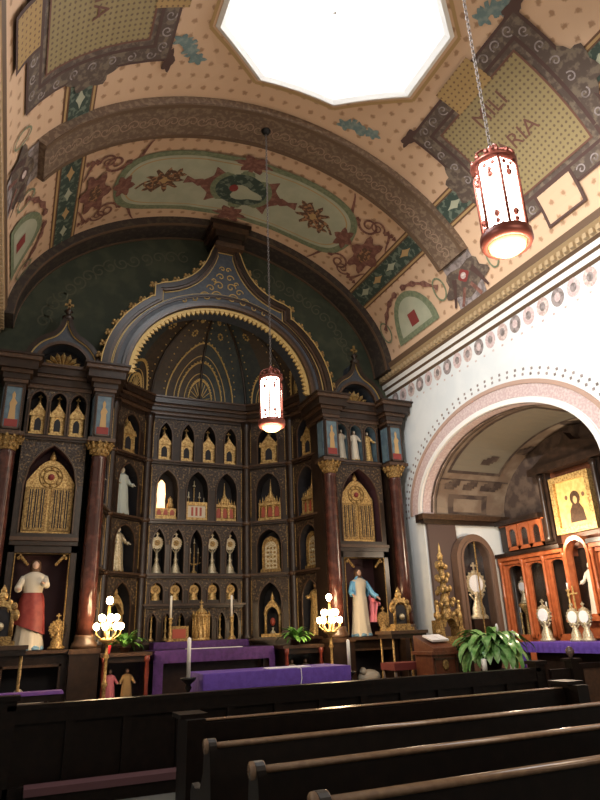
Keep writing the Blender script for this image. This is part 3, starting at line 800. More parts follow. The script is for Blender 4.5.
for (z0, z1, a) in ((10.08, 10.20, .34), (10.20, 10.34, .29), (10.34, 10.50, .36), (10.50, 10.64, .44), (10.64, 10.74, .50)):
    mb.use(woodm if a in (.34, .44) else wood); mb.box(CX+.05-a, CX+.05+a, FY-a*.45, 12.6, z0, z1)
apart(mb, 'arch_cap')

# columns with capitals, painted panels, blocks
def column_set(x, far):
    y = 12.05
    st = MB()
    st.use(wood); st.box(x-.13, x+.13, y+.1, 12.7, .3, 6.2)
    apart(st, 'pier')
    c = MB().use(woodm)
    c.box(x-.26, x+.26, y-.27, y+.2, 1.38, 1.46)
    c.use(wood).box(x-.24, x+.24, y-.25, y+.2, .3, 1.38)
    apart(c, 'pedestal')
    b = MB().use(woodm); b.lathe([(.21, 1.46), (.22, 1.50), (.21, 1.55), (.165, 1.60), (.175, 1.64), (.16, 1.68)], (x, y-.02, 0), 20); apart(b, 'column_base')
    b = MB().use(marble); b.lathe([(.15, 1.68), (.152, 2.6), (.135, 4.80), (.15, 4.83), (.135, 4.86)], (x, y-.02, 0), 20); apart(b, 'column_shaft', label='dark red marbled shaft')
    b = MB().use(goldd); b.lathe([(.135, 4.86), (.14, 4.92), (.17, 5.02), (.22, 5.10), (.16, 5.11)], (x, y-.02, 0), 16)
    for k in range(12):
        a = 2*PI*k/12
        for (r, z, q) in ((.155, 4.95, .035), (.20, 5.05, .04), (.235, 5.10, .032)): b.ball((x+r*math.cos(a+z), y-.02+r*math.sin(a+z), z), q, 6, 1.3)
    b.use(woodm).box(x-.25, x+.25, y-.26, y+.2, 5.11, 5.18)
    apart(b, 'capital', label='gilded leaf capital')
    b = MB().use(wood); b.box(x-.18, x+.18, y-.20, y+.2, 5.18, 6.12); apart(b, 'upper_block')
    for side in (0, 1):
        q = MB().use(bluep)
        if side == 0: q.box(x-.14, x+.14, y-.215, y-.195, 5.24, 6.04)
        else: q.box(x-.195, x-.175, y-.15, y+.12, 5.24, 6.04)
        if side == 0:
            q.use(redp).box(x-.11, x+.11, y-.225, y-.213, 5.26, 5.40); q.use(ochre)
            q.prism([(x-.06, 5.40), (x+.06, 5.40), (x+.045, 5.66), (x+.07, 5.72), (x+.02, 5.80), (x+.03, 5.88), (x, 5.94), (x-.03, 5.88), (x-.02, 5.80), (x-.06, 5.70), (x-.045, 5.62)], y-.225, y-.213)
            q.use(woodm); 
            for (a0, a1, b0, b1) in ((-.15, -.13, 5.22, 6.06), (.13, .15, 5.22, 6.06), (-.15, .15, 5.22, 5.25), (-.15, .15, 6.03, 6.06)): q.box(x+a0, x+a1, y-.232, y-.2, b0, b1)
        apart(q, 'painted_panel', label='blue painted panel with a saint' if side == 0 else None)
    b = MB()
    for (z0, z1, d, m_) in ((6.12, 6.19, .03, woodm), (6.19, 6.30, .05, wood), (6.30, 6.37, .09, woodm), (6.37, 6.54, .17, wood), (6.54, 6.62, .22, woodm), (6.62, 6.66, .25, wood)):
        b.use(m_); b.box(x-.18-d, x+.18+d, y-.20-d, 12.7, z0, z1)
    apart(b, 'entablature_block')
CI, CO = 2.49, 4.09
for x in (CX-CO, CX-CI, CX+2.42, CX+CO): column_set(x, 0)
BAYF = 12.15
for sgn in (-1, 1):
    xa, xb = (CX-CO+.22, CX-CI-.24) if sgn < 0 else (CX+2.60, CX+CO-.28); L = xb-xa; xm = (xa+xb)/2
    mb = MB(); mb.M = Matrix.Translation((xa, BAYF, 0))
    niche_panel(mb, 0, L, 5.22, 6.16, [(u, w_, 5.26, 5.92, 6.12) for u, w_ in even(L, 3, .86, .03)], .34, dark if sgn < 0 else bluep)
    niche_panel(mb, 0, L, 3.34, 5.18, [(L/2, L*.80, 3.42, 4.30, 5.06)], .42, burg)
    mb.use(wood); mb.box(0, L, 0, .05, 3.20, 3.34)
    apart(mb, 'niche_panel')
    # square statue niche
    mb = MB(); mb.M = Matrix.Translation((xa, BAYF, 0)); mb.use(wood)
    mb.box(0, .10, 0, .5, 1.46, 3.2); mb.box(L-.10, L, 0, .5, 1.46, 3.2); mb.box(0, L, .0, .5, 3.08, 3.2)
    mb.use(burg); mb.box(0, L, .5, .53, 1.4, 3.2)
    mb.use(goldd); mb.tube([(.12, -.01, 1.5), (.12, -.01, 3.06), (L-.12, -.01, 3.06), (L-.12, -.01, 1.5)], .012, 5)
    for sx in (0, 1):
        for q in range(6):
            mb.ball(((.18+q*.03) if sx == 0 else L-.18-q*.03, .0, 3.02-abs(q-1)*.035), .03, 6)
    apart(mb, 'statue_niche')
    mb = MB(); mb.M = Matrix.Translation((xa, BAYF, 0))
    for z, h, d in ((3.34, .14, .10), (5.22, .08, .07), (1.46, .12, .22)):
        mb = MB(); mb.M = Matrix.Translation((xa, BAYF, 0)); shelf(mb, L, z, h, d); apart(mb, 'ledge')
    mb = MB(); mb.M = Matrix.Translation((xa, BAYF, 0))
    for (z0, z1, d, m_) in ((6.16, 6.24, .04, woodm), (6.24, 6.38, .08, wood), (6.38, 6.44, .12, woodm), (6.44, 6.58, .16, wood), (6.58, 6.64, .20, woodm)):
        mb.use(m_); mb.box(-.02, L+.02, -d, .5, z0, z1)
    apart(mb, 'cornice')
    # base with a glazed relic case
    mb = MB(); mb.M = Matrix.Translation((xa, BAYF-.12, 0)); mb.use(wood)
    mb.box(0, L, 0, .5, .3, .5); mb.box(0, L, 0, .5, 1.22, 1.36); mb.box(0, .12, 0, .5, .5, 1.22); mb.box(L-.12, L, 0, .5, .5, 1.22)
    mb.use(dark).box(0, L, .45, .5, .5, 1.22); mb.use(woodm)
    for (a0, a1, b0, b1) in ((.10, .14, .48, 1.24), (L-.14, L-.10, .48, 1.24), (.10, L-.10, 1.20, 1.24), (.10, L-.10, .48, .52)): mb.box(a0, a1, -.02, .0, b0, b1)
    apart(mb, 'base_case')
    # small ogee pediment with a gilded shell
    PZ = 6.66; r0 = .49; r1 = .70; px = xm+(.14 if sgn > 0 else 0)
    def po(r, extra=0):
        pts = []
        for k in range(13):
            a = PI-(PI-math.acos(-.30/r) if extra else PI/2)*k/12; pts.append((r*math.cos(a), PZ+r*1.05*math.sin(a)))
        if extra:
            x0, z0 = pts[-1]
            for k in range(1, 9): t = k/8; pts.append(((1-t)**2*x0+2*t*(1-t)*(-.10)+t*t*(-.05), (1-t)**2*z0+2*t*(1-t)*(z0+.10)+t*t*(z0+.42)))
        return pts
    out = po(r1, 1); outF = [(px+x, z) for x, z in out]+[(px-x, z) for x, z in reversed(out)]
    inF = [(px+r0*math.cos(PI-PI*k/(len(outF)-1)), PZ+r0*1.05*math.sin(PI-PI*k/(len(outF)-1))) for k in range(len(outF))]
    mb = MB().use(bluea); mb.strip(inF, outF, BAYF+.05, 12.72)
    mb.use(wood).strip(offs(outF, -.05), offs(outF, .04), BAYF-.02, BAYF+.1); mb.use(fringe).strip(offs(outF, -.065), offs(outF, -.05), BAYF+.02, BAYF+.1)
    mb.use(woodm).strip(inF, [(px+(r0+.06)*math.cos(PI-PI*k/(len(outF)-1)), PZ+(r0+.06)*1.05*math.sin(PI-PI*k/(len(outF)-1))) for k in range(len(outF))], BAYF+.0, BAYF+.1)
    mb.use(dark).prism(inF, BAYF+.40, BAYF+.42)
    apart(mb, 'pediment_arch')
    mb = MB().use(gold)
    for k in range(9):
        a = PI*(k+.5)/9; tip = (px+.38*math.cos(a), PZ+.40*math.sin(a)+.0)
        mb.add([(px+.07*math.cos(a-.2), BAYF+.20, PZ+.02+.07*math.sin(a-.2)), (px+.07*math.cos(a+.2), BAYF+.20, PZ+.02+.07*math.sin(a+.2)),
                (px+.33*math.cos(a+.15), BAYF+.20, PZ+.33*math.sin(a+.15)), tip[:1]+(BAYF+.18, )+tip[1:], (px+.33*math.cos(a-.15), BAYF+.20, PZ+.33*math.sin(a-.15)), (px+.22*math.cos(a), BAYF+.10, PZ+.22*math.sin(a))],
               [(0,1,5), (1,2,5), (2,3,5), (3,4,5), (4,0,5)])
    mb.use(linen); mb.lathe([(.26, 0), (.24, .08), (.12, .11), (0.001, .12)], (px, BAYF+.22, PZ), 16, 1, .5)
    apart(mb, 'shell_ornament', label='gilded shell ornament')
    mb = MB().use(wood); zf = out[-1][1]
    mb.lathe([(.06, zf-.03), (.10, zf), (.12, zf+.05), (.04, zf+.09), (.05, zf+.14), (.09, zf+.18), (.03, zf+.24), (.02, zf+.30)], (px, BAYF+.05, 0), 10)
    mb.use(goldd).box(px-.09, px+.09, BAYF+.03, BAYF+.07, zf+.31, zf+.36); mb.box(px-.025, px+.025, BAYF+.03, BAYF+.07, zf+.24, zf+.46)
    apart(mb, 'finial')

# ================================================================== RELICS: one maker per kind, origin at the base, front faces -y
def facet_at(i, u, y=.2, z=0):
    M, L, ang = facets[i]; p = M @ Vector((u, y, z)); return (p.x, p.y, p.z), ang
def mk_gabled():
    t = thing('gabled_reliquary', '-', 'reliquary')
    mb = MB().use(gold); mb.box(-.14, .14, -.08, .08, 0, .05); mb.box(-.11, .11, -.065, .065, .05, .36); mb.box(-.15, .15, -.085, .085, .36, .41)
    for sx in (-1, 1): mb.tube([(sx*.115, -.07, .05), (sx*.115, -.07, .36)], .014, 6)
    mb.build('body', parent=t)
    mb = MB().use(gold); mb.prism([(-.14, .41), (.14, .41), (.06, .52), (0, .62), (-.06, .52)], -.08, .08)
    for sx in (-1, 1): mb.tube([(sx*.135, -.07, .41), (sx*.135, -.07, .47)], [.016, .004], 6)
    mb.build('gable', parent=t)
    mb = MB().use(goldd); mb.lathe([(.02, .60), (.035, .64), (.012, .68), (.012, .74)], n=8); mb.box(-.04, .04, -.01, .01, .74, .76); mb.box(-.01, .01, -.01, .01, .72, .80); mb.build('finial', parent=t)
    MB().use(dark).prism(pointed(0, .11, .24, .33)+[(.055, .09), (-.055, .09)], -.070, -.064).build('window', parent=t)
    return t
def mk_castle():
    t = thing('spired_reliquary', '-', 'reliquary')
    mb = MB().use(gold); mb.box(-.27, .27, -.12, .12, 0, .06)
    for k in range(4): mb.box(-.25+.5*k/3-.022 if k else -.25, -.25+.5*k/3+.022, -.10, .10, .06, .36)
    mb.box(-.25, .25, .0, .10, .06, .36); mb.box(-.25, .25, -.11, .11, .34, .40)
    for k in range(8): x = -.23+.46*k/7; h = .10+.12*(1-abs(x)/.25); mb.tube([(x, -.07, .40), (x, -.07, .40+h)], [.022, .003], 6)
    mb.prism([(-.16, .40), (.16, .40), (.06, .56), (-.06, .56)], -.07, .07)
    mb.build('body', parent=t)
    MB().use(gold).lathe([(.06, .54), (.065, .58), (.03, .66), (.014, .80), (.003, .95)], n=8).build('spire', parent=t)
    for k in range(3): MB().use(redenam).prism(pointed(-.155+.155*k, .10, .22, .32, 5)+[(-.105+.155*k, .09), (-.205+.155*k, .09)], -.06, -.04).build('red_window', parent=t)
    return t
def mk_monstrance(h=.86, disc=.13, m_=None, rays=True, host=None):
    def fn():
        t = thing('monstrance', '-', 'monstrance'); mm = m_ or silver
        MB().use(mm).lathe([(.14, 0), (.14, .03), (.10, .06), (.10, .12), (.06, .20), (.035, .27), (.055, .31), (.03, .35), (.025, h-2*disc-.06)], n=14, sy=.8).build('foot', parent=t)
        zc = h-disc-.05; mb = MB().use(mm)
        pts = []
        for k in range(32): a = 2*PI*k/32; r = disc*(1.12 if k % 2 and rays else .94); pts.append((r*math.cos(a), zc+r*math.sin(a)))
        mb.prism(pts, -.02, .02)
        for sx in (-1, 1): mb.tube([(sx*.02, 0, zc-disc-.08), (sx*disc*.8, 0, zc-disc*.8)], .012, 6)
        mb.build('sunburst', parent=t)
        mb = MB().use(host or goldd); mb.prism([(disc*(.72 if host else .5)*math.cos(k*PI/8), zc+disc*(.72 if host else .5)*math.sin(k*PI/8)) for k in range(16)], -.035, -.02); mb.build('lunette', parent=t)
        mb = MB().use(mm); mb.box(-.012, .012, -.01, .01, h-.06, h+.06); mb.box(-.04, .04, -.01, .01, h+.01, h+.033); mb.build('cross', parent=t)
        return t
    return fn
def mk_candlestick():
    t = thing('candlestick', '-', 'candlestick')
    MB().use(gold).lathe([(.075, 0), (.07, .03), (.03, .07), (.02, .16), (.04, .20), (.018, .25), (.018, .38), (.035, .42), (.015, .46), (.045, .50), (.045, .52)], n=10).build('stem', parent=t)
    MB().use(wax).lathe([(.014, .52), (.014, .64), (.004, .65)], n=8).build('candle', parent=t)
    return t
def mk_candelabrum():
    t = thing('branched_candlestick', '-', 'candlestick')
    mb = MB().use(goldd); mb.lathe([(.11, 0), (.10, .04), (.04, .08), (.02, .3), (.04, .34), (.015, .4), (.015, .66)], n=10)
    for a in (-.22, -.12, .12, .22): mb.tube([(0, 0, .22), (a*.6, -.02, .16+abs(a)*.3), (a, -.02, .26), (a, -.02, .36+abs(.22-abs(a)))], .011, 6)
    mb.build('branches', parent=t)
    for a in (-.22, -.12, 0, .12, .22):
        z = .68 if a == 0 else .36+abs(.22-abs(a)); MB().use(silver).lathe([(.03, z), (.035, z+.02), (.012, z+.03), (.012, z+.10), (.002, z+.12)], (a, -.02*(a != 0), 0), 8).build('cup', parent=t)
    return t
def mk_casket():
    t = thing('relic_casket', '-', 'reliquary')
    mb = MB().use(gold); 
    for (x0, x1, z0, z1) in ((-.27, .27, 0, .06), (-.27, .27, .34, .42), (-.27, -.21, .06, .34), (.21, .27, .06, .34)): mb.box(x0, x1, -.12, .12, z0, z1)
    mb.build('frame', parent=t)
    mb = MB().use(rwhite).box(-.21, .21, -.09, .10, .06, .34); mb.use(redenam)
    for x in (-.1, .0, .1): mb.box(x-.025, x+.025, -.096, -.09, .10, .30)
    mb.build('relic_panel', parent=t)
    return t
def mk_arched():
    t = thing('arched_reliquary', '-', 'reliquary')
    mb = MB().use(goldd); o = pointed(0, .38, .52, .74, 8); i_ = pointed(0, .27, .50, .64, 8)
    mb.strip([(-.135, .08)]+i_+[(.135, .08)], [(-.19, 0)]+o+[(.19, 0)], -.06, .06); mb.box(-.22, .22, -.08, .08, 0, .07)
    mb.build('frame', parent=t)
    mb = MB().use(silver).prism([(-.135, .08)]+i_+[(.135, .08)], -.03, .03); mb.use(goldd)
    for k in range(5):
        for q in (-1, 0, 1): mb.ball((q*.075, -.03, .14+k*.09), .026, 6)
    mb.build('relic_plate', parent=t)
    MB().use(silver).ball((0, -.05, .36), .04, 8).build('boss', parent=t)
    return t
def mk_tabernacle_rel():
    t = thing('canopied_reliquary', '-', 'reliquary')
    mb = MB().use(gold)
    for sx in (-1, 1): mb.tube([(sx*.17, 0, .06), (sx*.17, 0, .48)], .035, 8); mb.lathe([(.05, .48), (.045, .52), (.003, .66)], (sx*.17, 0, 0), 8)
    mb.box(-.24, .24, -.11, .11, 0, .07); mb.build('columns', parent=t)
    mb = MB().use(gold); mb.strip(pointed(0, .30, .46, .64, 6), pointed(0, .38, .46, .80, 6), -.05, .05); mb.lathe([(.03, .78), (.05, .82), (.003, .98)], n=8); mb.build('canopy', parent=t)
    mb = MB().use(silver).lathe([(.07, .07), (.06, .1), (.02, .15), (.03, .2)], n=10); mb.use(redenam).ball((0, 0, .32), .06, 8, 1.5); mb.build('relic_vessel', parent=t)
    return t
def mk_triptych():
    t = thing('gilded_triptych', '-', 'triptych')
    mb = MB().use(gold); o = [(-.42, 0), (-.42, .92)]+[(-.42+.42*k/6, .92+.42*math.sin(k/6*PI/2)**1.0) for k in range(1, 7)]
    o = o+[(-x, z) for x, z in reversed(o[:-1])]
    mb.prism(o, -.03, .05); mb.build('gable_panel', parent=t)
    for sx in (-1, 1):
        d = MB().use(goldd); x0, x1 = sorted((sx*.025, sx*.40)); d.box(x0, x1, -.06, -.03, .05, .82); d.use(dark)
        for q in range(3): xx = x0+.06+q*.1; d.box(xx, xx+.055, -.066, -.06, .10, .78)
        d.use(gold)
        for q in range(3):
            xx = x0+.087+q*.1
            d.tube([(xx, -.07, .10), (xx, -.07, .78)], .008, 5)
        d.build('door', parent=t)
    mb = MB().use(goldd)
    for r in (.20, .13): mb.tube([(r*math.cos(a), -.04, 1.02+r*math.sin(a)) for a in [k*PI/10 for k in range(21)]], .014, 6)
    mb.use(redp).ball((0, -.04, 1.02), .06, 8)
    for k in range(8): mb.use(goldd).ball((.165*math.cos(k*PI/4), -.04, 1.02+.165*math.sin(k*PI/4)), .025, 6)
    mb.build('rosette', parent=t)
    mb = MB().use(gold); mb.lathe([(.04, 1.33), (.06, 1.38), (.003, 1.52)], n=8); mb.build('finial', parent=t)
    return t
def robed(name, label, cat, H, robe, base=None, mantle=None, arms=((-.20, .62, -.14), (.20, .62, -.14)), headm=None, veil=None, crown=False, sash=None, childrobe=None, parts=True, wide=1.):
    """standing robed statue: folded robe, one-piece body (head, neck, arms, hands), hair, mantle"""
    t = thing(name, label, cat); hm = headm or skin
    k = H/1.0
    rings = [(0, .150, .115), (.04, .158, .12), (.20, .135, .10), (.40, .125, .092), (.55, .115, .085), (.62, .100, .078), (.70, .112, .082), (.78, .130, .082), (.82, .118, .070), (.845, .07, .05), (.86, .035, .033)]
    mb = MB().use(robe); mb.sm = True; n = 36; vs = []; fs = []
    for j, (z, rx, ry) in enumerate(rings):
        f0 = max(0, .09*(1-z/.8))
        for i in range(n):
            a = 2*PI*i/n; q = 1+f0*math.cos(9*a+z*3)+f0*.5*math.cos(15*a+1); vs.append((rx*q*wide*k*math.cos(a), ry*q*wide*k*math.sin(a), z*k))
    for j in range(len(rings)-1):
        for i in range(n): fs.append((j*n+i, j*n+(i+1)%n, (j+1)*n+(i+1)%n, (j+1)*n+i))
    mb.add(vs, fs); mb.build('robe', parent=t)
    # body: head with nose, brow, chin, neck, two arms with five fingers each, one mesh
    b = MB().use(hm); hz = .925*k; b.sm = True
    def head_r(a, z):
        r = math.sqrt(max(1-(z/1.0)**2, 0)); front = max(0, math.cos(a+PI/2))
        nose = .20*math.exp(-((z+.05)/.18)**2)*max(0, front-.93)/.07
        brow = .05*math.exp(-((z-.22)/.08)**2)*front; eye = -.07*math.exp(-((z-.08)/.10)**2)*max(0, math.cos(3*(a+PI/2)))*front
        lip = .06*math.exp(-((z+.45)/.08)**2)*max(0, front-.85)/.15
        return r*(1+nose+brow+eye+lip)*(1-.10*max(0, -z))
    N = 24; vs = []; fs = []
    for j in range(13):
        z = math.sin(-PI/2+PI*j/12)
        for i in range(N): a = 2*PI*i/N; r = head_r(a, z); vs.append((.044*k*r*math.cos(a), .052*k*r*math.sin(a), hz+.063*k*z))
    for j in range(12):
        for i in range(N): fs.append((j*N+i, j*N+(i+1)%N, (j+1)*N+(i+1)%N, (j+1)*N+i))
    b.add(vs, fs); b.tube([(0, 0, .83*k), (0, 0, .89*k)], .026*k, 10)
    for sx in (-1, 1): b.ball((sx*.044*k, .005*k, hz), .012*k, 6, 1.5, .5, 1)
    for s_, (ax, az, ay) in zip((-1, 1), arms):
        S_ = Vector((s_*.105*k, 0, .79*k)); W_ = Vector((ax*k, ay*k, az*k)); E_ = (S_+W_)/2+Vector((s_*.035*k, .02*k, -.055*k))
        sleeves = MB().use(mantle or robe); sleeves.tube([S_, (S_+E_)/2, E_, (E_+W_)/2, W_-(W_-E_)*.12], [.045*k, .042*k, .038*k, .036*k, .042*k], 10); sleeves.build('sleeve', parent=t)
        b.tube([Vector((0, 0, .80*k)), S_, E_, W_], [.025*k, .03*k, .018*k, .013*k], 8)
        d = (W_-E_).normalized(); up = Vector((0, 0, 1)) if abs(d.z) < .8 else Vector((0, -1, 0)); sd = d.cross(up).normalized()
        b.tube([W_, W_+d*.022*k], [.013*k, .018*k], 8)
        for q in range(4):
            o = W_+d*.020*k+sd*(q-1.5)*.009*k; L = (.030, .036, .034, .026)[q]*k
            b.tube([o, o+d*L*.6, o+d*L+Vector((0, 0, -.008*k))], [.0055*k, .005*k, .0035*k], 6)
        o = W_+d*.006*k-sd*.016*k; b.tube([o, o+d*.014*k-sd*.012*k, o+d*.026*k-sd*.014*k], [.0065*k, .0055*k, .004*k], 6)
    b.build('body', parent=t)
    if veil:
        v = MB().use(veil); v.sm = True; vs = []; fs = []; n = 20
        pr = [(.995, .012, .014), (.985, .035, .04), (.94, .056, .064), (.88, .058, .066), (.83, .085, .066), (.79, .135, .080), (.70, .150, .098), (.55, .155, .108), (.40, .165, .12), (.25, .17, .13)]
        for z, rx, ry in pr:
            for i in range(n+1):
                a = PI*(-.16)+PI*1.32*i/n; q = 1+.05*math.cos(8*a)*(1-z); vs.append((rx*q*k*math.cos(a), ry*q*k*math.sin(a)+.004*k, z*k))
        for j in range(len(pr)-1):
            for i in range(n): fs.append((j*(n+1)+i, j*(n+1)+i+1, (j+1)*(n+1)+i+1, (j+1)*(n+1)+i))
        v.add(vs, fs); v.build('veil', parent=t)
    else:
        h = MB().use(hairm); h.lathe([(.001, .074), (.035, .068), (.056, .04), (.061, 0), (.060, -.04), (.055, -.085), (.03, -.10)], (0, .019*k, hz), 14, 1*k, 1*k)
        h.v = [(x, y, hz+(z-hz)*k) for x, y, z in h.v]; h.build('hair', parent=t)
        if not sash is None:
            pass
    if sash:
        s2 = MB().use(sash); s2.sm = True; vs = []; fs = []; n = 24
        pr = [(.62, .108, .084, 0), (.56, .130, .10, 0), (.46, .145, .112, 0), (.34, .155, .12, .02), (.22, .168, .13, .1)]
        for z, rx, ry, dz in pr:
            for i in range(n): a = 2*PI*i/n; q = 1+.06*math.cos(7*a+z*8); vs.append((rx*q*k*math.cos(a), ry*q*k*math.sin(a), (z-dz*.6*math.cos(a))*k if z < .5 else z*k))
        for j in range(len(pr)-1):
            for i in range(n): fs.append((j*n+i, j*n+(i+1)%n, (j+1)*n+(i+1)%n, (j+1)*n+i))
        s2.add(vs, fs); s2.build('sash', parent=t)
    if crown:
        c = MB().use(gold); c.lathe([(.046, 0), (.05, .02), (.044, .02)], (0, 0, hz+.045*k), 12, k, k)
        for q in range(8): a = q*PI/4; c.tube([(.047*k*math.cos(a), .047*k*math.sin(a), hz+.06*k), (.055*k*math.cos(a), .055*k*math.sin(a), hz+.10*k)], [.010*k, .002*k], 5)
        c.build('crown', parent=t)
    if base:
        c = MB().use(base)
        for q in range(7):
            a = q*2*PI/7; c.ball((.12*k*math.cos(a), .09*k*math.sin(a), .015*k), .06*k, 8, .6)
        c.lathe([(.17, -.04), (.17, 0), (.1, .02)], (0, 0, .0), 16, k, .75*k); c.v = [(x, y, max(z, -.0)) for x, y, z in c.v]
        c.build('pedestal', parent=t)
    return t

names = {1: 'left inner bay', 3: 'right inner bay'}
gab = Maker(mk_gabled)
L2 = facets[2][1]
ordn4 = ['leftmost', 'second', 'third', 'rightmost']
for k, (u, w_) in enumerate(even(L2, 4, .6, .14)):
    p, a = facet_at(2, u, .16, Z['A0']+.02); gab.put(p, a, 'gold gabled reliquary with small cross, %s of four in the top apse row' % ordn4[k], 'gabled reliquaries in the top row of the apse', (1.25, 1.1, 1.08))
for i, nm in ((1, 'left of the four gabled reliquaries'), (3, 'right of the four gabled reliquaries')):
    p, a = facet_at(i, facets[i][1]/2, .16, Z['A0']+.02); gab.put(p, a, 'larger gold gabled shrine alone in the apse niche just %s' % nm, 'larger gabled shrines of the top row', (1.6, 1.2, 1.24))
for i, nm in ((0, 'squeezed beside the left red column'), (4, 'next to the right red column')):
    p, a = facet_at(i, facets[i][1]/2, .16, Z['A0']+.02); gab.put(p, a, 'gold gabled shrine in the top apse niche %s' % nm, 'larger gabled shrines of the top row', (1.5, 1.2, 1.2))
for sgn, nm in ((-1, 'left'), (1, 'right')):
    xa = CX+sgn*(CI+CO)/2-(CO-CI-.44)/2 - (.05 if sgn > 0 else 0)
    for k, (u, w_) in enumerate(even(CO-CI-.44, 3, .7, .06)):
        if sgn < 0: gab.put((xa+u, BAYF+.15, 5.26), 0, 'small gold tower reliquary, %s of three in the top niches of the left side bay' % ['leftmost', 'middle', 'rightmost'][k], 'tower reliquaries in the left side bay', 1.05)
        else: robed('gilded_figure', 'pale gilded figure, %s of three lit niches at the top of the right side bay' % ['leftmost', 'middle', 'rightmost'][k], 'statuette', .74, rwhite if k < 2 else gold, headm=rwhite, base=gold).location = (xa+u, BAYF+.15, 5.28)
cas = Maker(mk_castle)
us = even(L2, 3, .74, .14)
p, a = facet_at(2, us[2][0], .18, Z['B0']+.02); cas.put(p, a, 'gold spired reliquary with red windows, third niche of the apse centre')
for i, nm in ((3, 'wider right apse panel'), (4, 'narrow apse panel beside the right column')):
    p, a = facet_at(i, facets[i][1]/2, .18, Z['B0']+.02); cas.put(p, a, 'gold spired reliquary with red windows in the %s' % nm, None, 1.08)
p, a = facet_at(2, us[1][0], .14, Z['B0']+.02); o = mk_casket(); o.location = p; o.rotation_euler.z = a; o['label'] = 'box-shaped gold casket with pale front, middle niche of the apse centre'
p, a = facet_at(2, us[1][0], .32, Z['B0']+.02); o = mk_candelabrum(); o.location = p; o.rotation_euler.z = a; o.scale = (1.1, .4, 1.25); o['label'] = 'dark branched candlestick standing behind the box-shaped casket'
# first-niche reliquary, its lit look given by an emissive column
p, a = facet_at(2, us[0][0], .18, Z['B0']+.02)
t = thing('glowing_reliquary', 'white-glowing relic column on a red and gold base, first niche of the apse centre', 'reliquary', p, a)
mb = MB().use(gold); mb.box(-.27, .27, -.11, .11, 0, .07); mb.box(-.24, .24, -.09, .09, .07, .26); mb.use(redenam)
for k in range(3): mb.prism(pointed(-.15+.15*k, .1, .16, .23, 4)+[(-.10+.15*k, .10), (-.20+.15*k, .10)], -.10, -.085)
mb.build('base', parent=t)
mb = MB().use(relicglow); mb.lathe([(.10, .26), (.09, .45), (.10, .60), (.08, .85), (.02, .93)], (-.10, 0, 0), 12, 1, .6); mb.build('glowing_column', parent=t)
mb = MB().use(gold); mb.lathe([(.09, .26), (.08, .36), (.05, .42), (.06, .48), (.003, .56)], (.12, 0, 0), 10, 1, .7); mb.build('small_turret', parent=t)
# monstrances
mon = Maker(mk_monstrance()); us5 = even(L2, 5, .70, .14)
for k, w5 in ((0, 'far left'), (1, 'second from left'), (3, 'second from right'), (4, 'far right')):
    p, a = facet_at(2, us5[k][0], .17, Z['C0']+.02); mon.put(p, a, 'tall silver-gilt monstrance, %s in the tall monstrance row' % w5, 'tall monstrances in the apse')
p, a = facet_at(2, us5[2][0], .17, Z['C0']+.02); o = mk_candelabrum(); o.location = p; o.rotation_euler.z = a; o.scale = (.75, .6, 1); o['label'] = 'branched candlestick between the two pairs of tall monstrances'
smon = Maker(mk_monstrance(.46, .115, gold, False))
for k, w5 in ((0, 'far left'), (1, 'second'), (2, 'middle'), (3, 'fourth'), (4, 'far right')):
    p, a = facet_at(2, us5[k][0], .14, 2.28); smon.put(p, a, 'small round gold monstrance, %s of five above the altar candles' % w5, 'small round monstrances in the apse')
cst = Maker(mk_candlestick); us7 = even(L2, 7, .62, .14)
for k in (0, 1, 2, 4, 5, 6):
    p, a = facet_at(2, us7[k][0], .12, 1.52); cst.put(p, a, 'brass candlestick in the lowest apse row, number %s from the left' % ('one', 'two', 'three', '', 'four', 'five', 'six')[k] if False else 'brass candlestick in the lowest apse niches, %s' % ('at the far left', 'second from the left', 'just left of the tabernacle', '', 'just right of the tabernacle', 'second from the right', 'at the far right')[k], 'candlesticks in the lowest apse niches', (1, 1, .98))
arr = Maker(mk_arched)
for i, nm in ((3, 'in the wider right apse panel'), (4, 'in the narrow panel by the right column')):
    p, a = facet_at(i, facets[i][1]/2, .17, Z['C0']+.02); arr.put(p, a, 'round-topped silvery reliquary plate %s' % nm, None, 1.12)
p, a = facet_at(0, facets[0][1]/2, .17, Z['C0']+.02); arr.put(p, a, 'round-topped reliquary plate in the narrow panel by the left column', None, 1.1)
p, a = facet_at(3, facets[3][1]/2, .17, Z['D0']+.02); o = mk_tabernacle_rel(); o.location = p; o.rotation_euler.z = a; o['label'] = 'gold reliquary with pointed canopy and red columns behind the right fern'
p, a = facet_at(1, facets[1][1]/2, .17, Z['D0']+.02); o = mk_tabernacle_rel(); o.location = p; o.rotation_euler.z = a; o.scale = (1.2,)*3; o['label'] = 'gold canopied reliquary low in the left apse panel behind the lamp'
o = robed('gilded_statue', 'gold robed statue with raised arms right of the right fern', 'statue', 1.12, gold, headm=gold, arms=((-.16, .72, -.10), (.17, .70, -.10)), base=goldd, wide=1.15, crown=True); p, a = facet_at(4, facets[4][1]/2, .16, Z['D0']+.02); o.location = p; o.rotation_euler.z = a
o = robed('gilded_statue', 'dim gold robed statue low in the narrow left apse panel', 'statue', 1.05, goldd, headm=goldd, base=goldd); p, a = facet_at(0, facets[0][1]/2, .16, Z['D0']+.02); o.location = p; o.rotation_euler.z = a
o = robed('stone_saint', 'pale blue-grey saint statue in the left apse panel, upper middle niche', 'statue', 1.08, lightst, headm=rwhite, veil=lightst, base=goldd, wide=1.25); p, a = facet_at(1, facets[1][1]/2-.03, .16, Z['B0']+.02); o.location = p; o.rotation_euler.z = a
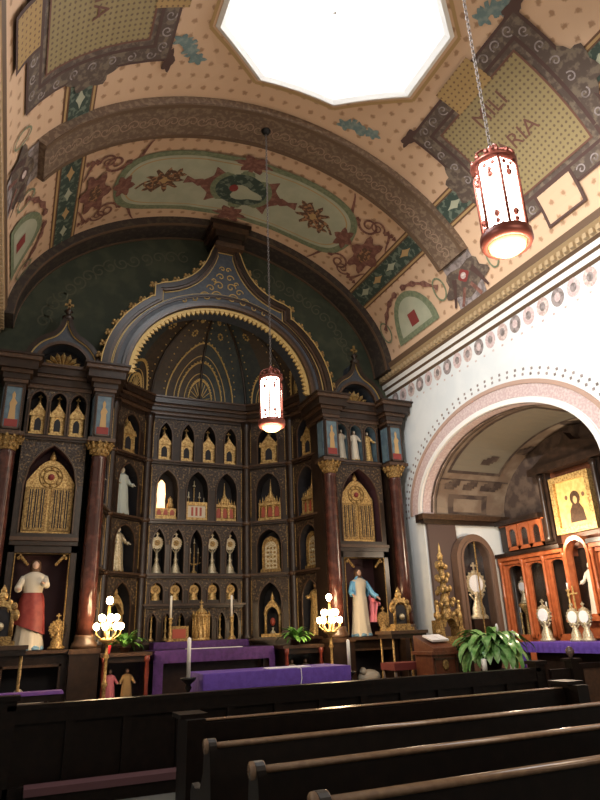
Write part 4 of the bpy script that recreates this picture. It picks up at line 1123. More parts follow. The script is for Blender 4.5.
o = robed('lace_figure', 'silvery figure under a blue veil in the left apse panel, lower middle niche', 'statue', .96, silver, headm=rwhite, veil=mat('slate_blue_veil', (.16, .20, .28), .6), base=goldd, wide=1.1); p, a = facet_at(1, facets[1][1]/2-.03, .16, Z['C0']+.02); o.location = p; o.rotation_euler.z = a
o = robed('stone_saint', 'small shadowed saint statue in the narrow left apse panel', 'statue', .95, lightst, headm=rwhite, base=goldd); p, a = facet_at(0, facets[0][1]/2, .16, Z['B0']+.02); o.location = p; o.rotation_euler.z = a
tri = Maker(mk_triptych)
for sgn, nm in ((-1, 'left'), (1, 'right')):
    tri.put((CX+sgn*(CI+CO)/2-(.10 if sgn > 0 else 0), BAYF+.18, 3.43), 0, 'tall gilded triptych with barred doors in the %s side bay' % nm, None, (1., 1, 1.03))
# Statue of Mary, right side bay; Sacred Heart statue, left side bay
bx = CX+(CI+CO)/2-.07
o = robed('mary_statue', 'painted statue in cream robe, sky blue mantle and pink lining in the right side bay', 'statue', 1.38, rwhite, base=cloudb, mantle=rblue, arms=((-.17, .60, -.10), (.26, .56, -.10)), veil=None, crown=False)
o.location = (bx-.12, BAYF+.12, 1.47); o['label'] = 'statue of a woman in cream robe and sky blue mantle, right side bay'
o.name = 'painted_statue'
mb = MB().use(rblue); mb.sm = True; vs = []; fs = []; n = 22; k = 1.38
pr = [(.885, .045, .045, 0), (.86, .062, .060, 0), (.82, .105, .07, 0), (.77, .150, .085, 0), (.68, .160, .10, .0), (.58, .165, .10, .01)]
for z, rx, ry, dx in pr:
    for i in range(n+1): a = PI*(-.27)+PI*1.54*i/n; q = 1+.05*math.cos(8*a)*(1-z); vs.append((rx*q*k*math.cos(a), ry*q*k*math.sin(a), z*k))
for j in range(len(pr)-1):
    for i in range(n): fs.append((j*(n+1)+i, j*(n+1)+i+1, (j+1)*(n+1)+i+1, (j+1)*(n+1)+i))
mb.add(vs, fs); mb.build('mantle', parent=o)
mb = MB().use(rpink); mb.sm = True; vs = []; fs = []
for j in range(9):
    z = .60-.40*j/8
    for i in range(7): x = .14+.03*i+.012*math.sin(i*2.4+j*.5)*1.5-.008*j*(i > 3); vs.append((x*k, (-.03-.018*math.cos(i*2.2))*k, (z-.02*i*(j < 2))*k))
for j in range(8):
    for i in range(6): fs.append((j*7+i, j*7+i+1, (j+1)*7+i+1, (j+1)*7+i))
n0 = len(vs); vs += [(x, y+.05, z) for x, y, z in vs]; fs += [tuple(q+n0 for q in reversed(f)) for f in fs]
mb.add(vs, fs); mb.build('mantle_lining', parent=o)
lb = CX-(CI+CO)/2
o = robed('painted_statue', 'statue of a bearded man in white tunic and red drapery, left side bay', 'statue', 1.50, rwhite, base=cloudb, arms=((-.16, .66, -.10), (.10, .72, -.14)), sash=rred); o.location = (lb-.10, BAYF+.12, 1.47)
# small round relics beside the statues
rm = Maker(mk_monstrance(.52, .14, goldd, True))
rm.put((bx+.36, BAYF+.02, 1.47), 0, 'round gold relic stand at the feet of the blue-mantled statue')
rm.put((lb+.36, BAYF+.02, 1.47), 0, 'round gold relic stand at the feet of the red-draped statue')
# case contents
for sx, nm in ((bx, 'right'), (lb, 'left')):
    t = thing('relic_bust', 'small pale relic figure lying in the glazed case under the %s side bay' % nm, 'relic', (sx, BAYF+.15, .50))
    mb = MB().use(rwhite); mb.ball((0, 0, .18), .17, 10, .9, 1.6, .7); mb.ball((-.16, -.04, .30), .08, 8); mb.build('figure', parent=t)
    MB().use(goldd).box(-.34, .34, -.13, .13, 0, .06).build('tray', parent=t)

# ================================================================== SANCTUARY FURNITURE
FZ = .30
def cloth_box(mb, x0, x1, y0, y1, z0, z1, amp=.012, n=60, open_front=False):
    """draped cloth: rectangle top with gently folded sides"""
    per = []; 
    def side(ax, ay, bx_, by_, k):
        return [(ax+(bx_-ax)*t/k, ay+(by_-ay)*t/k) for t in range(k)]
    lx, ly = x1-x0, y1-y0; kx, ky = max(6, int(n*lx/(lx+ly))), max(6, int(n*ly/(lx+ly)))
    per = side(x0,y0,x1,y0,kx)+side(x1,y0,x1,y1,ky)+side(x1,y1,x0,y1,kx)+side(x0,y1,x0,y0,ky)
    cx, cy = (x0+x1)/2, (y0+y1)/2; vs = []; fs = []; m_ = len(per); mb.sm = True
    for j, z in enumerate((z1, z1-.015, z0+(z1-z0)*.5, z0)):
        for i, (x, y) in enumerate(per):
            e = (0, .006, amp*.7*math.sin(i*1.7)+.008, amp*math.sin(i*1.7+.4)+.012)[j]
            dx = (1 if x >= x1-1e-4 else -1 if x <= x0+1e-4 else 0); dy = (1 if y >= y1-1e-4 else -1 if y <= y0+1e-4 else 0)
            vs.append((x+dx*e, y+dy*e, z))
    for j in range(3):
        for i in range(m_): fs.append((j*m_+i, (j+1)*m_+i, (j+1)*m_+(i+1)%m_, j*m_+(i+1)%m_))
    fs = [tuple(reversed(f)) for f in fs]
    mb.add(vs, fs); mb.sm = False; mb.add([vs[i] for i in range(m_)], [tuple(range(m_))])
# freestanding altar table
t = thing('altar_table', 'freestanding wooden altar table hidden beneath the bright purple cloth', 'altar', (3.72, 9.75, FZ))
MB().use(wood).box(-1.12, 1.12, -.38, .38, .70, .785).build('tabletop', parent=t)
for sx in (-1, 1):
    for sy in (-1, 1): MB().use(wood).box(sx*1.02-.05, sx*1.02+.05, sy*.30-.05, sy*.30+.05, 0, .70).build('leg', parent=t)
mb = MB().use(purple); cloth_box(mb, 2.56, 4.90, 9.33, 10.17, .42, 1.092, .014, 90)
tag(mb.build('altar_cloth'), 'bright purple cloth draped over the freestanding altar table', 'cloth')
mb = MB().use(linen); mb.box(3.62, 4.30, 9.50, 9.78, 1.093, 1.106); mb.box(3.60, 3.66, 9.56, 9.60, 1.093, 1.10); mb.tube([(4.05, 9.50, 1.10), (4.06, 9.32, 1.09), (4.065, 9.31, .95), (4.03, 9.31, .8)], .006, 5)
tag(mb.build('white_runner'), 'folded white linen strip lying on the bright purple table cloth', 'cloth')
# high altar
t = thing('high_altar', 'dark high altar block against the apse beneath the deep purple hangings', 'altar', (CX, 12.9, FZ))
mb = MB().use(wood); mb.box(-1.15, 1.15, -.40, .60, .95, 1.05); mb.build('mensa', parent=t)
MB().use(wood).box(-.95, .95, -.12, .55, 0, .95).build('body', parent=t)
MB().use(wood).box(-.98, .98, .62, 1.05, 0, 1.19).build('gradine', parent=t)
for sx in (-1, 1): MB().use(wood).box(sx*1.05-.06, sx*1.05+.06, -.34, -.22, 0, .95).build('leg', parent=t)
mb = MB().use(purpled); cloth_box(mb, CX-1.18, CX+1.18, 12.47, 13.48, 1.14, 1.362, .010, 90)
mb.box(CX-1.20, CX-1.02, 12.455, 12.47, .45, 1.2); mb.box(CX+1.08, CX+1.20, 12.455, 12.47, .75, 1.2)
tag(mb.build('altar_cloth'), 'deep purple frontal hanging on the high altar in the apse', 'cloth')
mb = MB().use(purpled); cloth_box(mb, CX-1.0, CX+1.0, 13.50, 13.97, 1.37, 1.502, .008, 70)
tag(mb.build('gradine_cloth'), 'deep purple cloth on the raised shelf behind the high altar', 'cloth')
MBr = MB().use(linen); MBr.box(CX-.52, CX+.58, 12.62, 12.84, 1.364, 1.376); tag(MBr.build('white_runner'), 'white linen strip lying on the high altar cloth', 'cloth')
# tabernacle and candles on the gradine
t = thing('tabernacle', 'gold ribbed tabernacle with crown of points at the centre of the high altar', 'tabernacle', (CX+.03, 13.75, 1.504))
mb = MB().use(gold); mb.lathe([(.20, 0), (.20, .04), (.17, .06), (.17, .46), (.20, .48), (.20, .52)], n=16)
for k in range(12): a = k*PI/6; mb.tube([(.175*math.cos(a), .175*math.sin(a), .06), (.175*math.cos(a), .175*math.sin(a), .47)], .020, 6)
mb.build('drum', parent=t)
mb = MB().use(gold)
for k in range(10): a = k*PI/5; mb.tube([(.17*math.cos(a), .17*math.sin(a), .52), (.17*math.cos(a), .17*math.sin(a), .60)], [.03, .004], 6)
mb.lathe([(.14, .52), (.10, .60), (.03, .66), (.04, .70), (.012, .72), (.012, .82)], n=12); mb.box(-.04, .04, -.01, .01, .76, .78); mb.build('crown', parent=t)
t0 = thing('side_casket', 'low red and gold casket left of the tabernacle', 'reliquary', (CX-.45, 13.78, 1.504))
MB().use(goldd).box(-.20, .20, -.08, .08, 0, .30).build('body', parent=t0); MB().use(redenam).box(-.14, .14, -.09, -.08, .06, .24).build('red_window', parent=t0)
def mk_altar_candle():
    t = thing('altar_candle', '-', 'candle')
    MB().use(gold).lathe([(.09, 0), (.085, .03), (.04, .07), (.022, .12), (.05, .17), (.022, .22), (.022, .36), (.045, .40), (.02, .44), (.05, .48), (.055, .50)], n=12).build('candlestick', parent=t)
    MB().use(wax).lathe([(.024, .50), (.024, .97), (.005, .985)], n=10).build('wax_candle', parent=t)
    return t
ac = Maker(mk_altar_candle)
ac.put((CX-.66, 13.60, 1.504), 0, 'tall white candle in brass holder left of the tabernacle', None, (1, 1, .92))
ac.put((CX+.66, 13.60, 1.504), 0, 'tall white candle in brass holder right of the tabernacle', None, (1, 1, .92))
def mk_standing_candle():
    t = thing('standing_candle', '-', 'candle')
    mb = MB().use(iron); mb.lathe([(.17, 0), (.16, .03), (.03, .07), (.022, .55), (.05, .60), (.03, .64), (.10, .70), (.11, .73)], n=12); mb.build('iron_stand', parent=t)
    MB().use(wax).lathe([(.027, .73), (.027, 1.24), (.006, 1.26)], n=12).build('wax_candle', parent=t)
    return t
stc = Maker(mk_standing_candle)
stc.put((2.40, 9.55, FZ), 0, 'thick white candle on black stand left of the bright purple table', None, (1.05, 1.05, 1.02))
stc.put((5.13, 9.80, FZ), 0, 'thick white candle on black stand right of the bright purple table', None, (1, 1, .92))

# side counters with glazed cases, ferns on them
def counter(x0, x1, label):
    y0, y1 = 12.25, 12.95
    t = thing('credence_case', label, 'cabinet', ((x0+x1)/2, (y0+y1)/2, FZ)); I = Matrix.Translation((-(x0+x1)/2, -(y0+y1)/2, -FZ)); w2 = (x1-x0)/2
    mb = MB().use(woodm).box(-w2-.04, w2+.04, -.40, .36, 1.0, 1.06); mb.build('top', parent=t)
    mb = MB().use(wood); mb.box(-w2, w2, -.34, .34, 0, .16); mb.box(-w2, w2, .28, .34, .16, 1.0); mb.box(-w2, w2, -.34, .34, .90, 1.0); mb.box(-w2, -w2+.04, -.34, .34, .16, .90); mb.box(w2-.04, w2, -.34, .34, .16, .90); mb.build('body', parent=t)
    for sx in (-1, 1): MB().use(mat('red_turned_post_paint' if sx < 0 else 'red_turned_post_paint_b', (.16, .03, .02), .35)).lathe([(.05, 0), (.05, .08), (.03, .12), (.042, .3), (.03, .5), (.042, .7), (.03, .88), (.05, .92), (.05, 1.0)], (sx*(w2-.04), -.37, 0), 10).build('turned_post', parent=t)
    MB().use(glass).box(-w2+.05, w2-.05, -.335, -.33, .17, .89).build('glass_pane', parent=t)
    return t
counter(CX-2.15, CX-1.32, 'dark glazed case with red turned posts left of the high altar')
counter(CX+1.32, CX+2.15, 'dark glazed case with red turned posts right of the high altar')
for (x, c_, nm, lb_) in ((CX-1.95, rpink, 'pink', 'left'), (CX-1.65, ochre, 'yellow', 'left'), (CX+1.60, rwhite, 'cream', 'right'), (CX+1.90, silver, 'silver', 'right')):
    robed('case_figurine', '%s figurine standing inside the glazed case %s of the high altar' % (nm, lb_), 'statuette', .62, c_, wide=1.2).location = (x, 12.55, FZ+.17)
def plant(name, label, cat, loc, n, L, wd, droop, m_, pot=(.16, .22), seed=1, flower=0, spread=1.):
    rnd = random.Random(seed); t = thing(name, label, cat, loc)
    MB().use(terra).lathe([(pot[0]*.7, 0), (pot[0], pot[1]*.85), (pot[0]*1.1, pot[1]*.86), (pot[0]*1.1, pot[1]), (pot[0]*.9, pot[1])], n=14).build('pot', parent=t)
    mb = MB().use(m_); mb.sm = True
    for k in range(n):
        a = rnd.uniform(0, 2*PI); e = rnd.uniform(.45, 1.45); l = L*rnd.uniform(.7, 1.1); d = Vector((math.cos(a), math.sin(a), 0)); sd = Vector((-math.sin(a), math.cos(a), 0)); w0 = wd*rnd.uniform(.75, 1.15)
        vs = []; p = Vector((0, 0, pot[1]))+d*.03; el = e; N = 8
        for i in range(N+1):
            f0 = i/N; ww = w0*math.sin(PI*min(1, max(0, (f0-.15)/.85)))**.8+.006
            nrm = (d*-math.sin(el)+Vector((0, 0, math.cos(el))))
            vs += [tuple(p+sd*ww+nrm*ww*.25), tuple(p), tuple(p-sd*ww+nrm*ww*.25)]
            p = p+(d*math.cos(el)*spread+Vector((0, 0, math.sin(el))))*l/N; el -= droop*rnd.uniform(.8, 1.2)/N*(1+f0)
        fs = []
        for i in range(N):
            for q in (0, 1): fs.append((i*3+q, i*3+q+1, (i+1)*3+q+1, (i+1)*3+q))
        mb.add(vs, fs)
    mb.build('leaves', parent=t)
    return t
plant('potted_fern', 'small green fern in dark pot on the case left of the high altar', 'plant', (CX-1.75, 12.35, FZ+1.06), 46, .42, .030, 1.2, leaf, (.10, .10), 3)
plant('potted_fern', 'small green fern in dark pot on the case right of the high altar', 'plant', (CX+1.62, 12.35, FZ+1.06), 46, .42, .034, 1.2, leaf, (.10, .10), 5)
# candelabra
def mk_lampstand():
    t = thing('candelabrum', '-', 'candelabrum')
    MB().use(gold).lathe([(.20, 0), (.19, .04), (.06, .09), (.03, .14), (.028, .55), (.055, .60), (.028, .66), (.026, .98), (.05, 1.02), (.026, 1.08), (.026, 1.22), (.13, 1.27), (.14, 1.30), (.03, 1.33), (.022, 1.80), (.035, 1.83)], n=14).build('stand', parent=t)
    mb = MB().use(gold)
    pos = []
    for (R, z, n) in ((.21, 1.50, 7), (.13, 1.64, 5), (.0, 1.92, 1)):
        for k in range(n):
            a = 2*PI*k/n+R*8; x, y = R*math.cos(a), R*math.sin(a); pos.append((x, y, z))
            if R: mb.tube([(0, 0, z-.16), (x*.5, y*.5, z-.20), (x, y, z-.12), (x, y, z-.04)], .012, 6)
    mb.build('arms', parent=t)
    for (x, y, z) in pos: MB().use(bulb).ball((x, y, z), .052 if z < 1.8 else .06, 8, 1.15).build('bulb', parent=t)
    l = bpy.data.lights.new('candelabrum_glow', 'POINT'); l.energy = 26; l.color = (1, .66, .36); l.shadow_soft_size = .12
    o = bpy.data.objects.new('candelabrum_glow', l); C.objects.link(o); o.parent = t; o.location = (0, -.42, 1.62)
    return t
lst = Maker(mk_lampstand)
lst.put((1.50, 11.55, FZ), 0, 'lit brass candelabrum on tall stand before the left red column', None, 1.0)
lst.put((5.68, 11.55, FZ), 0, 'lit brass candelabrum on tall stand left of the blue-mantled statue', None, 1.0)
v = thing('votive_cup', 'small red votive glass on the case beside the left candelabrum', 'candle', (CX-2.08, 12.05, FZ+1.06))
MB().use(mat('red_votive_glass', (.5, .02, .03), .15, emit=(1, .05, .05), es=.35)).lathe([(.035, 0), (.05, .12), (.05, .14)], n=12).build('cup', parent=v)

# reliquary tables at either side
def mk_rtable():
    t = thing('reliquary_table', '-', 'table')
    MB().use(woodm).box(-.42, .42, -.30, .30, 1.20, 1.26).build('tabletop', parent=t)
    MB().use(wood).box(-.39, .39, -.27, .27, 1.12, 1.20).build('apron', parent=t)
    for sx in (-1, 1):
        for sy in (-1, 1): MB().use(goldd).lathe([(.03, 0), (.022, .1), (.03, .5), (.02, .56), (.02, 1.12)], (sx*.34, sy*.22, 0), 8).build('leg', parent=t)
    return t
rt = Maker(mk_rtable)
rt.put((7.0, 11.1, FZ), 0, 'thin-legged table carrying a gold shrine beside the lectern'); rt.put((-.16, 10.75, FZ), 0, 'thin-legged table carrying a dark gold shrine at the left edge')
def mk_shrine():
    t = thing('gilded_shrine', '-', 'reliquary')
    mb = MB().use(goldd); mb.box(-.22, .22, -.14, .14, 0, .06); mb.box(-.17, .17, -.10, .10, .06, .12)
    for sx in (-1, 1): mb.tube([(sx*.15, -.06, .12), (sx*.15, -.06, .46)], .028, 8); mb.ball((sx*.19, -.05, .40), .055, 8, 1.5); mb.ball((sx*.16, -.06, .52), .045, 8, 1.3)
    mb.build('frame', parent=t)
    MB().use(dark).prism([(-.12, .12)]+pointed(0, .24, .36, .48)+[(.12, .12)], -.05, .06).build('recess', parent=t)
    mb = MB().use(gold); mb.strip(pointed(0, .26, .40, .52), pointed(0, .38, .40, .60), -.07, .07); mb.ball((0, 0, .66), .07, 8); mb.lathe([(.03, .70), (.045, .74), (.003, .82)], n=8)
    for k in range(5): a = PI*(k+.5)/5; mb.ball((.17*math.cos(a), -.04, .46+.15*math.sin(a)), .035, 6)
    mb.build('crest', parent=t)
    MB().use(silver).ball((0, -.08, .25), .06, 8).build('relic', parent=t)
    return t
sh = Maker(mk_shrine)
sh.put((6.98, 11.08, FZ+1.262), 0, 'ornate gold shrine on the thin-legged table beside the lectern', None, 1.0); sh.put((-.16, 10.72, FZ+1.262), 0, 'ornate dark gold shrine on the table at the left edge', None, 1.05)
# stool with red seat
t = thing('cushioned_stool', 'low wooden stool with red velvet seat under the shrine table', 'stool', (6.62, 10.55, FZ))
MB().use(cushion).box(-.32, .32, -.24, .24, .60, .72).build('seat', parent=t)
for sx in (-1, 1):
    for sy in (-1, 1): MB().use(woodm).lathe([(.035, 0), (.028, .2), (.04, .4), (.03, .60)], (sx*.27, sy*.19, 0), 8).build('leg', parent=t)
t = thing('cloth_bench', 'low dark bench under a purple strip at the left edge', 'bench', (.30, 10.0, FZ))
MB().use(wood).box(-.62, .42, -.12, .12, .54, .655).build('seat', parent=t)
for sx in (-.5, .32): MB().use(wood).box(sx-.05, sx+.05, -.10, .10, 0, .54).build('leg', parent=t)
mb = MB().use(mat('violet_cloth', (.14, .05, .24), .8)); cloth_box(mb, -.36, .74, 9.86, 10.14, .925, .965, .004, 40); tag(mb.build('purple_strip'), 'violet cloth strip over the low bench at the left edge', 'cloth')
# lectern with reading rest and microphone
t = thing('lectern', 'reddish wooden lectern with carved roundel left of the peace lily', 'lectern', (6.98, 10.0, FZ), 0); t.scale = (.72, 1, 1.06)
MB().use(brownwood).box(-.36, .36, -.26, .26, .0, .80).build('body', parent=t)
mb = MB().use(brownwood); mb.box(-.42, .42, -.32, .32, .80, .85); mb.build('ledge', parent=t)
mb = MB().use(brownwood); mb.M = Matrix.Rotation(PI/2, 4, 'Z'); mb.prism([(-.30, .85), (.30, .85), (.30, 1.10), (-.30, .90)], -.34, .34); mb.build('sloped_desk', parent=t)
mb = MB().use(goldd).lathe([(.085, 0), (.085, .015), (.06, .03), (.03, .02), (.001, .03)], n=20); mb.v = [(x+.0, -.262-z, y+.64) for x, y, z in mb.v]; mb.build('roundel', parent=t)
mb = MB().use(woodm); 
for (a0, a1, b0, b1) in ((-.32, .32, .10, .13), (-.32, .32, .72, .75), (-.32, -.29, .10, .75), (.29, .32, .10, .75)): mb.box(a0, a1, -.275, -.26, b0, b1)
mb.build('panel_moulding', parent=t)
mb = MB().use(linen); mb.M = Matrix.Translation((7.0, 10.0, FZ+1.10)) @ Matrix.Rotation(.1, 4, 'Z') @ Matrix.Rotation(.32, 4, 'X'); mb.box(-.18, .02, -.14, .14, 0, .03); mb.box(.02, .20, -.14, .14, 0, .035)
tag(mb.build('open_book'), 'open white book lying on the sloping lectern top', 'book')
# peace lily on a stand
st = thing('plant_stand', 'dark wooden stand hidden under the peace lily', 'stand', (7.85, 9.55, FZ))
MB().use(wood).lathe([(.22, 0), (.20, .05), (.06, .1), (.06, .48), (.22, .54), (.22, .58)], n=14).build('body', parent=st)
pl_ = plant('peace_lily', 'large leafy peace lily beside the lectern', 'plant', (7.85, 9.55, FZ+.582), 110, .86, .085, 1.75, leafp, (.20, .24), 11)
mb = MB().use(linen)
for (x, y, z) in ((-.1, -.35, .62), (.28, -.30, .5), (.12, -.42, .38), (-.3, -.2, .40)): mb.tube([(0, 0, .24), (x*.6, y*.6, z*.8), (x, y, z)], .007, 5); mb.ball((x, y, z+.04), .05, 8, 1.6, .7, .3)
mb.build('white_flowers', parent=pl_)
t = thing('white_votive', 'short white candle in a dark dish in front of the peace lily', 'candle', (7.42, 9.25, FZ+.0))
MB().use(wood).lathe([(.12, 0), (.1, .04), (.03, .08), (.03, .50), (.10, .54), (.10, .56)], n=12).build('stand', parent=t); MB().use(wax).lathe([(.045, .56), (.045, .76), (.01, .77)], n=12).build('wax', parent=t)

# ================================================================== ALCOVE FURNITURE
# arched display case on the far side wall
CYW = AY+AA-.10
t = thing('arched_case', 'tall brown arched display case on the white alcove wall', 'cabinet', (9.30, CYW, 0))
ia, oa = arc(0, 2.95, .38, .42, PI, 0, 20), arc(0, 2.95, .52, .58, PI, 0, 20)
mb = MB().use(mat('taupe_case_wood', (.13, .075, .05), .45)); mb.strip([(-.38, 1.0)]+ia+[(.38, 1.0)], [(-.52, .9)]+oa+[(.52, .9)], -.20, .08); mb.strip([(-.38, 1.0)]+ia+[(.38, 1.0)], [(-.43, 1.0)]+arc(0, 2.95, .43, .47, PI, 0, 20)+[(.43, 1.0)], -.24, -.20); mb.box(-.52, .52, -.20, .08, .30, 1.0)
mb.build('frame', parent=t)
MB().use(dark).prism([(-.38, 1.0)]+ia+[(.38, 1.0)], .05, .07).build('back', parent=t)
MB().use(goldd).box(-.012, .012, -.19, -.17, 1.0, 3.36).build('glazing_bar', parent=t)
MB().use(glass).prism([(-.38, 1.0)]+ia+[(.38, 1.0)], -.165, -.16).build('glass_pane', parent=t)
t = thing('figure_plinth', 'dark plinth under the monstrance in the brown arched case', 'stand', (9.28, CYW-.06, 1.0)); MB().use(wood).box(-.22, .22, -.10, .06, .005, .72).build('block', parent=t)
# tall gilded reliquary tower in front of the pilaster
t = thing('reliquary_tower', 'tall ornate gold reliquary tower before the brown pilaster', 'reliquary', (7.85, 10.75, FZ))
mb = MB().use(goldd); mb.box(-.30, .30, -.2, .2, .95, 1.02); mb.box(-.26, .26, -.16, .16, 1.02, 1.12)
for sx in (-1, 1): mb.box(sx*.22-.05, sx*.22+.05, -.14, .14, 1.12, 1.42); mb.ball((sx*.28, -.08, 1.20), .06, 8, 1.3)
mb.strip(arc(0, 1.30, .13, .15, PI, 0, 12), arc(0, 1.30, .20, .24, PI, 0, 12), -.14, .14); mb.build('base', parent=t)
mb = MB().use(goldd); rnd = random.Random(4)
for z0, hw in ((1.50, .24), (1.72, .20), (1.95, .15), (2.20, .13), (2.42, .10)):
    mb.lathe([(hw*.6, z0), (hw*.45, z0+.08), (hw*.35, z0+.2)], n=10)
    for k in range(9): a = k*2*PI/9+z0; mb.ball((hw*math.cos(a), hw*.6*math.sin(a), z0+rnd.uniform(-.03, .08)), .045, 6, 1.4)
mb.build('tiers', parent=t)
for sx in (-1, 1):
    m2 = MB().use(gold); m2.lathe([(.045, 1.42), (.05, 1.5), (.03, 1.6), (.035, 1.66), (.02, 1.72)], (sx*.26, -.08, 0), 8); m2.ball((sx*.26, -.08, 1.76), .035, 8); m2.build('angel', parent=t)
MB().use(gold).lathe([(.05, 2.58), (.06, 2.66), (.03, 2.72), (.02, 2.84), (.003, 2.92)], n=8).build('finial', parent=t)
MB().use(wood).box(-.34, .34, -.24, .24, 0, .95).build('plinth', parent=t)
# mahogany cabinet along the back wall
t = thing('reliquary_cabinet', 'red mahogany cabinet with arched glazed doors along the alcove back wall', 'cabinet', (10.20, AY, FZ))
KM = Matrix(((0, 1, 0, 0), (-1, 0, 0, 0), (0, 0, 1, 0), (0, 0, 0, 1)))    # local x runs toward the camera along the wall (world -y), local y goes into the wall
def kb(): m_ = MB(); m_.M = KM; return m_
HW = AA-.10
mb = kb().use(redwood); mb.box(-HW, HW, 0, .32, 0, 1.0); mb.use(wood).box(-HW, HW, .30, .34, 1.0, 2.75); mb.build('body', parent=t)
def glazed(x0, x1, z0, z1, rad, name='door', round_top=True, deep=0., thick=.05):
    xc, hw = (x0+x1)/2, (x1-x0)/2; iw = hw-.06
    rh = iw if rad == 2 or name == 'small_light' else iw*.5
    top = arc(xc, z1-.09-rh, iw, rh, PI, 0, 12)
    m_ = kb().use(redwood)
    outr = [(x0, z0)]+[(x0+(x1-x0)*k/12, z1) for k in range(13)]+[(x1, z0)]
    if rad == 2: outr = [(x0, z0)]+arc(xc, z1-hw-.02, hw, hw+.02, PI, 0, 12)+[(x1, z0)]
    m_.strip([(xc-iw, z0+.08)]+top+[(xc+iw, z0+.08)], outr, -deep, .06); m_.box(x0, x1, -deep, .06, z0, z0+.08)
    o = m_.build(name, parent=t)
    g_ = kb().use(glass); g_.prism([(xc-iw, z0+.08)]+top+[(xc+iw, z0+.08)], .02, .025); g_.build('glass_pane', parent=o)
    return o
yy = lambda y: AY-y
# x local = AY - y
secs = [(-2.34, -1.72, 1), (-1.66, -1.12, 1), (-1.02, -.54, 1), (.26, .72, 1), (.84, 1.38, 1), (1.46, 2.08, 1)]
for (x0, x1, r_) in secs: glazed(x0, x1, 1.0, 2.62, 1)
glazed(-.44, .18, 1.35, 2.92, 2, 'central_door', deep=.14)
mb = kb().use(redwood)
for x in (-2.38, -1.69, -1.07, -.49, .22, .78, 1.42, 2.12):
    mb2 = kb().use(redwood); mb2.box(x-.045, x+.045, -.05, .08, 1.0, 2.66); mb2.lathe([(.05, 1.02), (.035, 1.1), (.03, 1.8), (.045, 1.85), (.03, 1.9), (.03, 2.5), (.055, 2.58), (.055, 2.64)], (x, -.09, 0), 8); mb2.build('pilaster', parent=t)
mb = kb()
for (z0, z1, d, m_) in ((2.62, 2.70, .06, redwood), (2.70, 2.80, .14, redwood), (2.80, 2.86, .20, wood)):
    pass
for (xa_, xb_) in ((-HW, -.47), (.21, HW)):
    mb = kb()
    for (z0, z1, d, m_) in ((2.56, 2.64, .06, redwood), (2.64, 2.72, .14, redwood), (2.72, 2.80, .20, wood)): mb.use(m_).box(xa_, xb_, -d, .3, z0, z1)
    mb.build('cornice', parent=t)
mb = kb().use(redwood); mb.box(-.52, .26, -.16, .1, 1.0, 1.35); mb.box(-.56, .30, -.24, .1, 1.30, 1.38); mb.build('central_shelf', parent=t)
for sgn in (-1, 1):        # upper attic with small arched lights
    for k in range(3):
        xa_ = sgn*(2.14-.37*k); x0, x1 = sorted((xa_, xa_-sgn*.34)); glazed(x0, x1, 2.86, 3.42, 1, 'small_light')
    mb = kb().use(wood); x0, x1 = sorted((sgn*HW, sgn*1.0)); mb.box(x0, x1, .05, .30, 2.86, 3.46); mb.box(x0, x1, -.10, .3, 3.44, 3.54); mb.use(redwood).box(x0, x1, .04, .3, 3.42, 3.45); mb.build('attic', parent=t)
mb = kb().use(wood)
for sgn in (-1, 1): 
    m2 = kb().use(wood); m2.box(sgn*.72-.26, sgn*.72-.02, .05, .3, 2.86, 4.55); m2.lathe([(.09, 2.9), (.06, 3.0), (.055, 4.2), (.09, 4.3)], (sgn*.72-.14, .0, 0), 10); m2.build('column', parent=t)
mb.box(-1.15, 1.15, -.06, .3, 4.35, 4.5); mb.prism([(-1.1, 4.5), (1.1, 4.5), (.6, 4.75), (.15, 4.85), (0, 5.05), (-.15, 4.85), (-.6, 4.75)], .0, .2); mb.build('entablature', parent=t)
mb = kb().use(brownwood); mb.box(-1.05, .85, .20, .32, 2.7, 4.4); mb.build('backboard', parent=t)
# painting
t = thing('framed_icon', 'gold-framed icon painting of a robed figure on the alcove back wall', 'painting', (10.84, AY-.30+.0, 3.36))
t.location = (10.20, 9.34, 3.30)
def pb(): m_ = MB(); m_.M = KM; return m_
mb = pb().use(gold)
for (a0, a1, b0, b1) in ((-.52, .52, 0, .12), (-.52, .52, 1.06, 1.18), (-.52, -.41, .12, 1.06), (.41, .52, .12, 1.06)): mb.box(a0, a1, .02, .19, b0, b1)
mb.build('frame', parent=t)
mb = pb().use(mat('gold_ground_paint', (.60, .40, .15), .5, noise=(9, (.48, .30, .10), .4, .6))).box(-.42, .42, .08, .10, .11, 1.07)
mb.use(woodm); mb.prism([(.13*math.cos(k*PI/8)+.05, .68+.15*math.sin(k*PI/8)) for k in range(16)][0:16], .078, .08)
mb.prism([(-.15, .20), (.25, .20), (.22, .44), (.13, .58), (-.03, .58), (-.12, .44)], .076, .08)
mb.use(ochre).prism([(.05*math.cos(k*PI/6)+.05, .64+.08*math.sin(k*PI/6)) for k in range(12)], .074, .078); mb.use(brownb)
for x in (-.17, .27): mb.prism([(.04*math.cos(k*PI/4)+x, .72+.05*math.sin(k*PI/4)) for k in range(8)], .076, .08)
mb.build('canvas', parent=t)
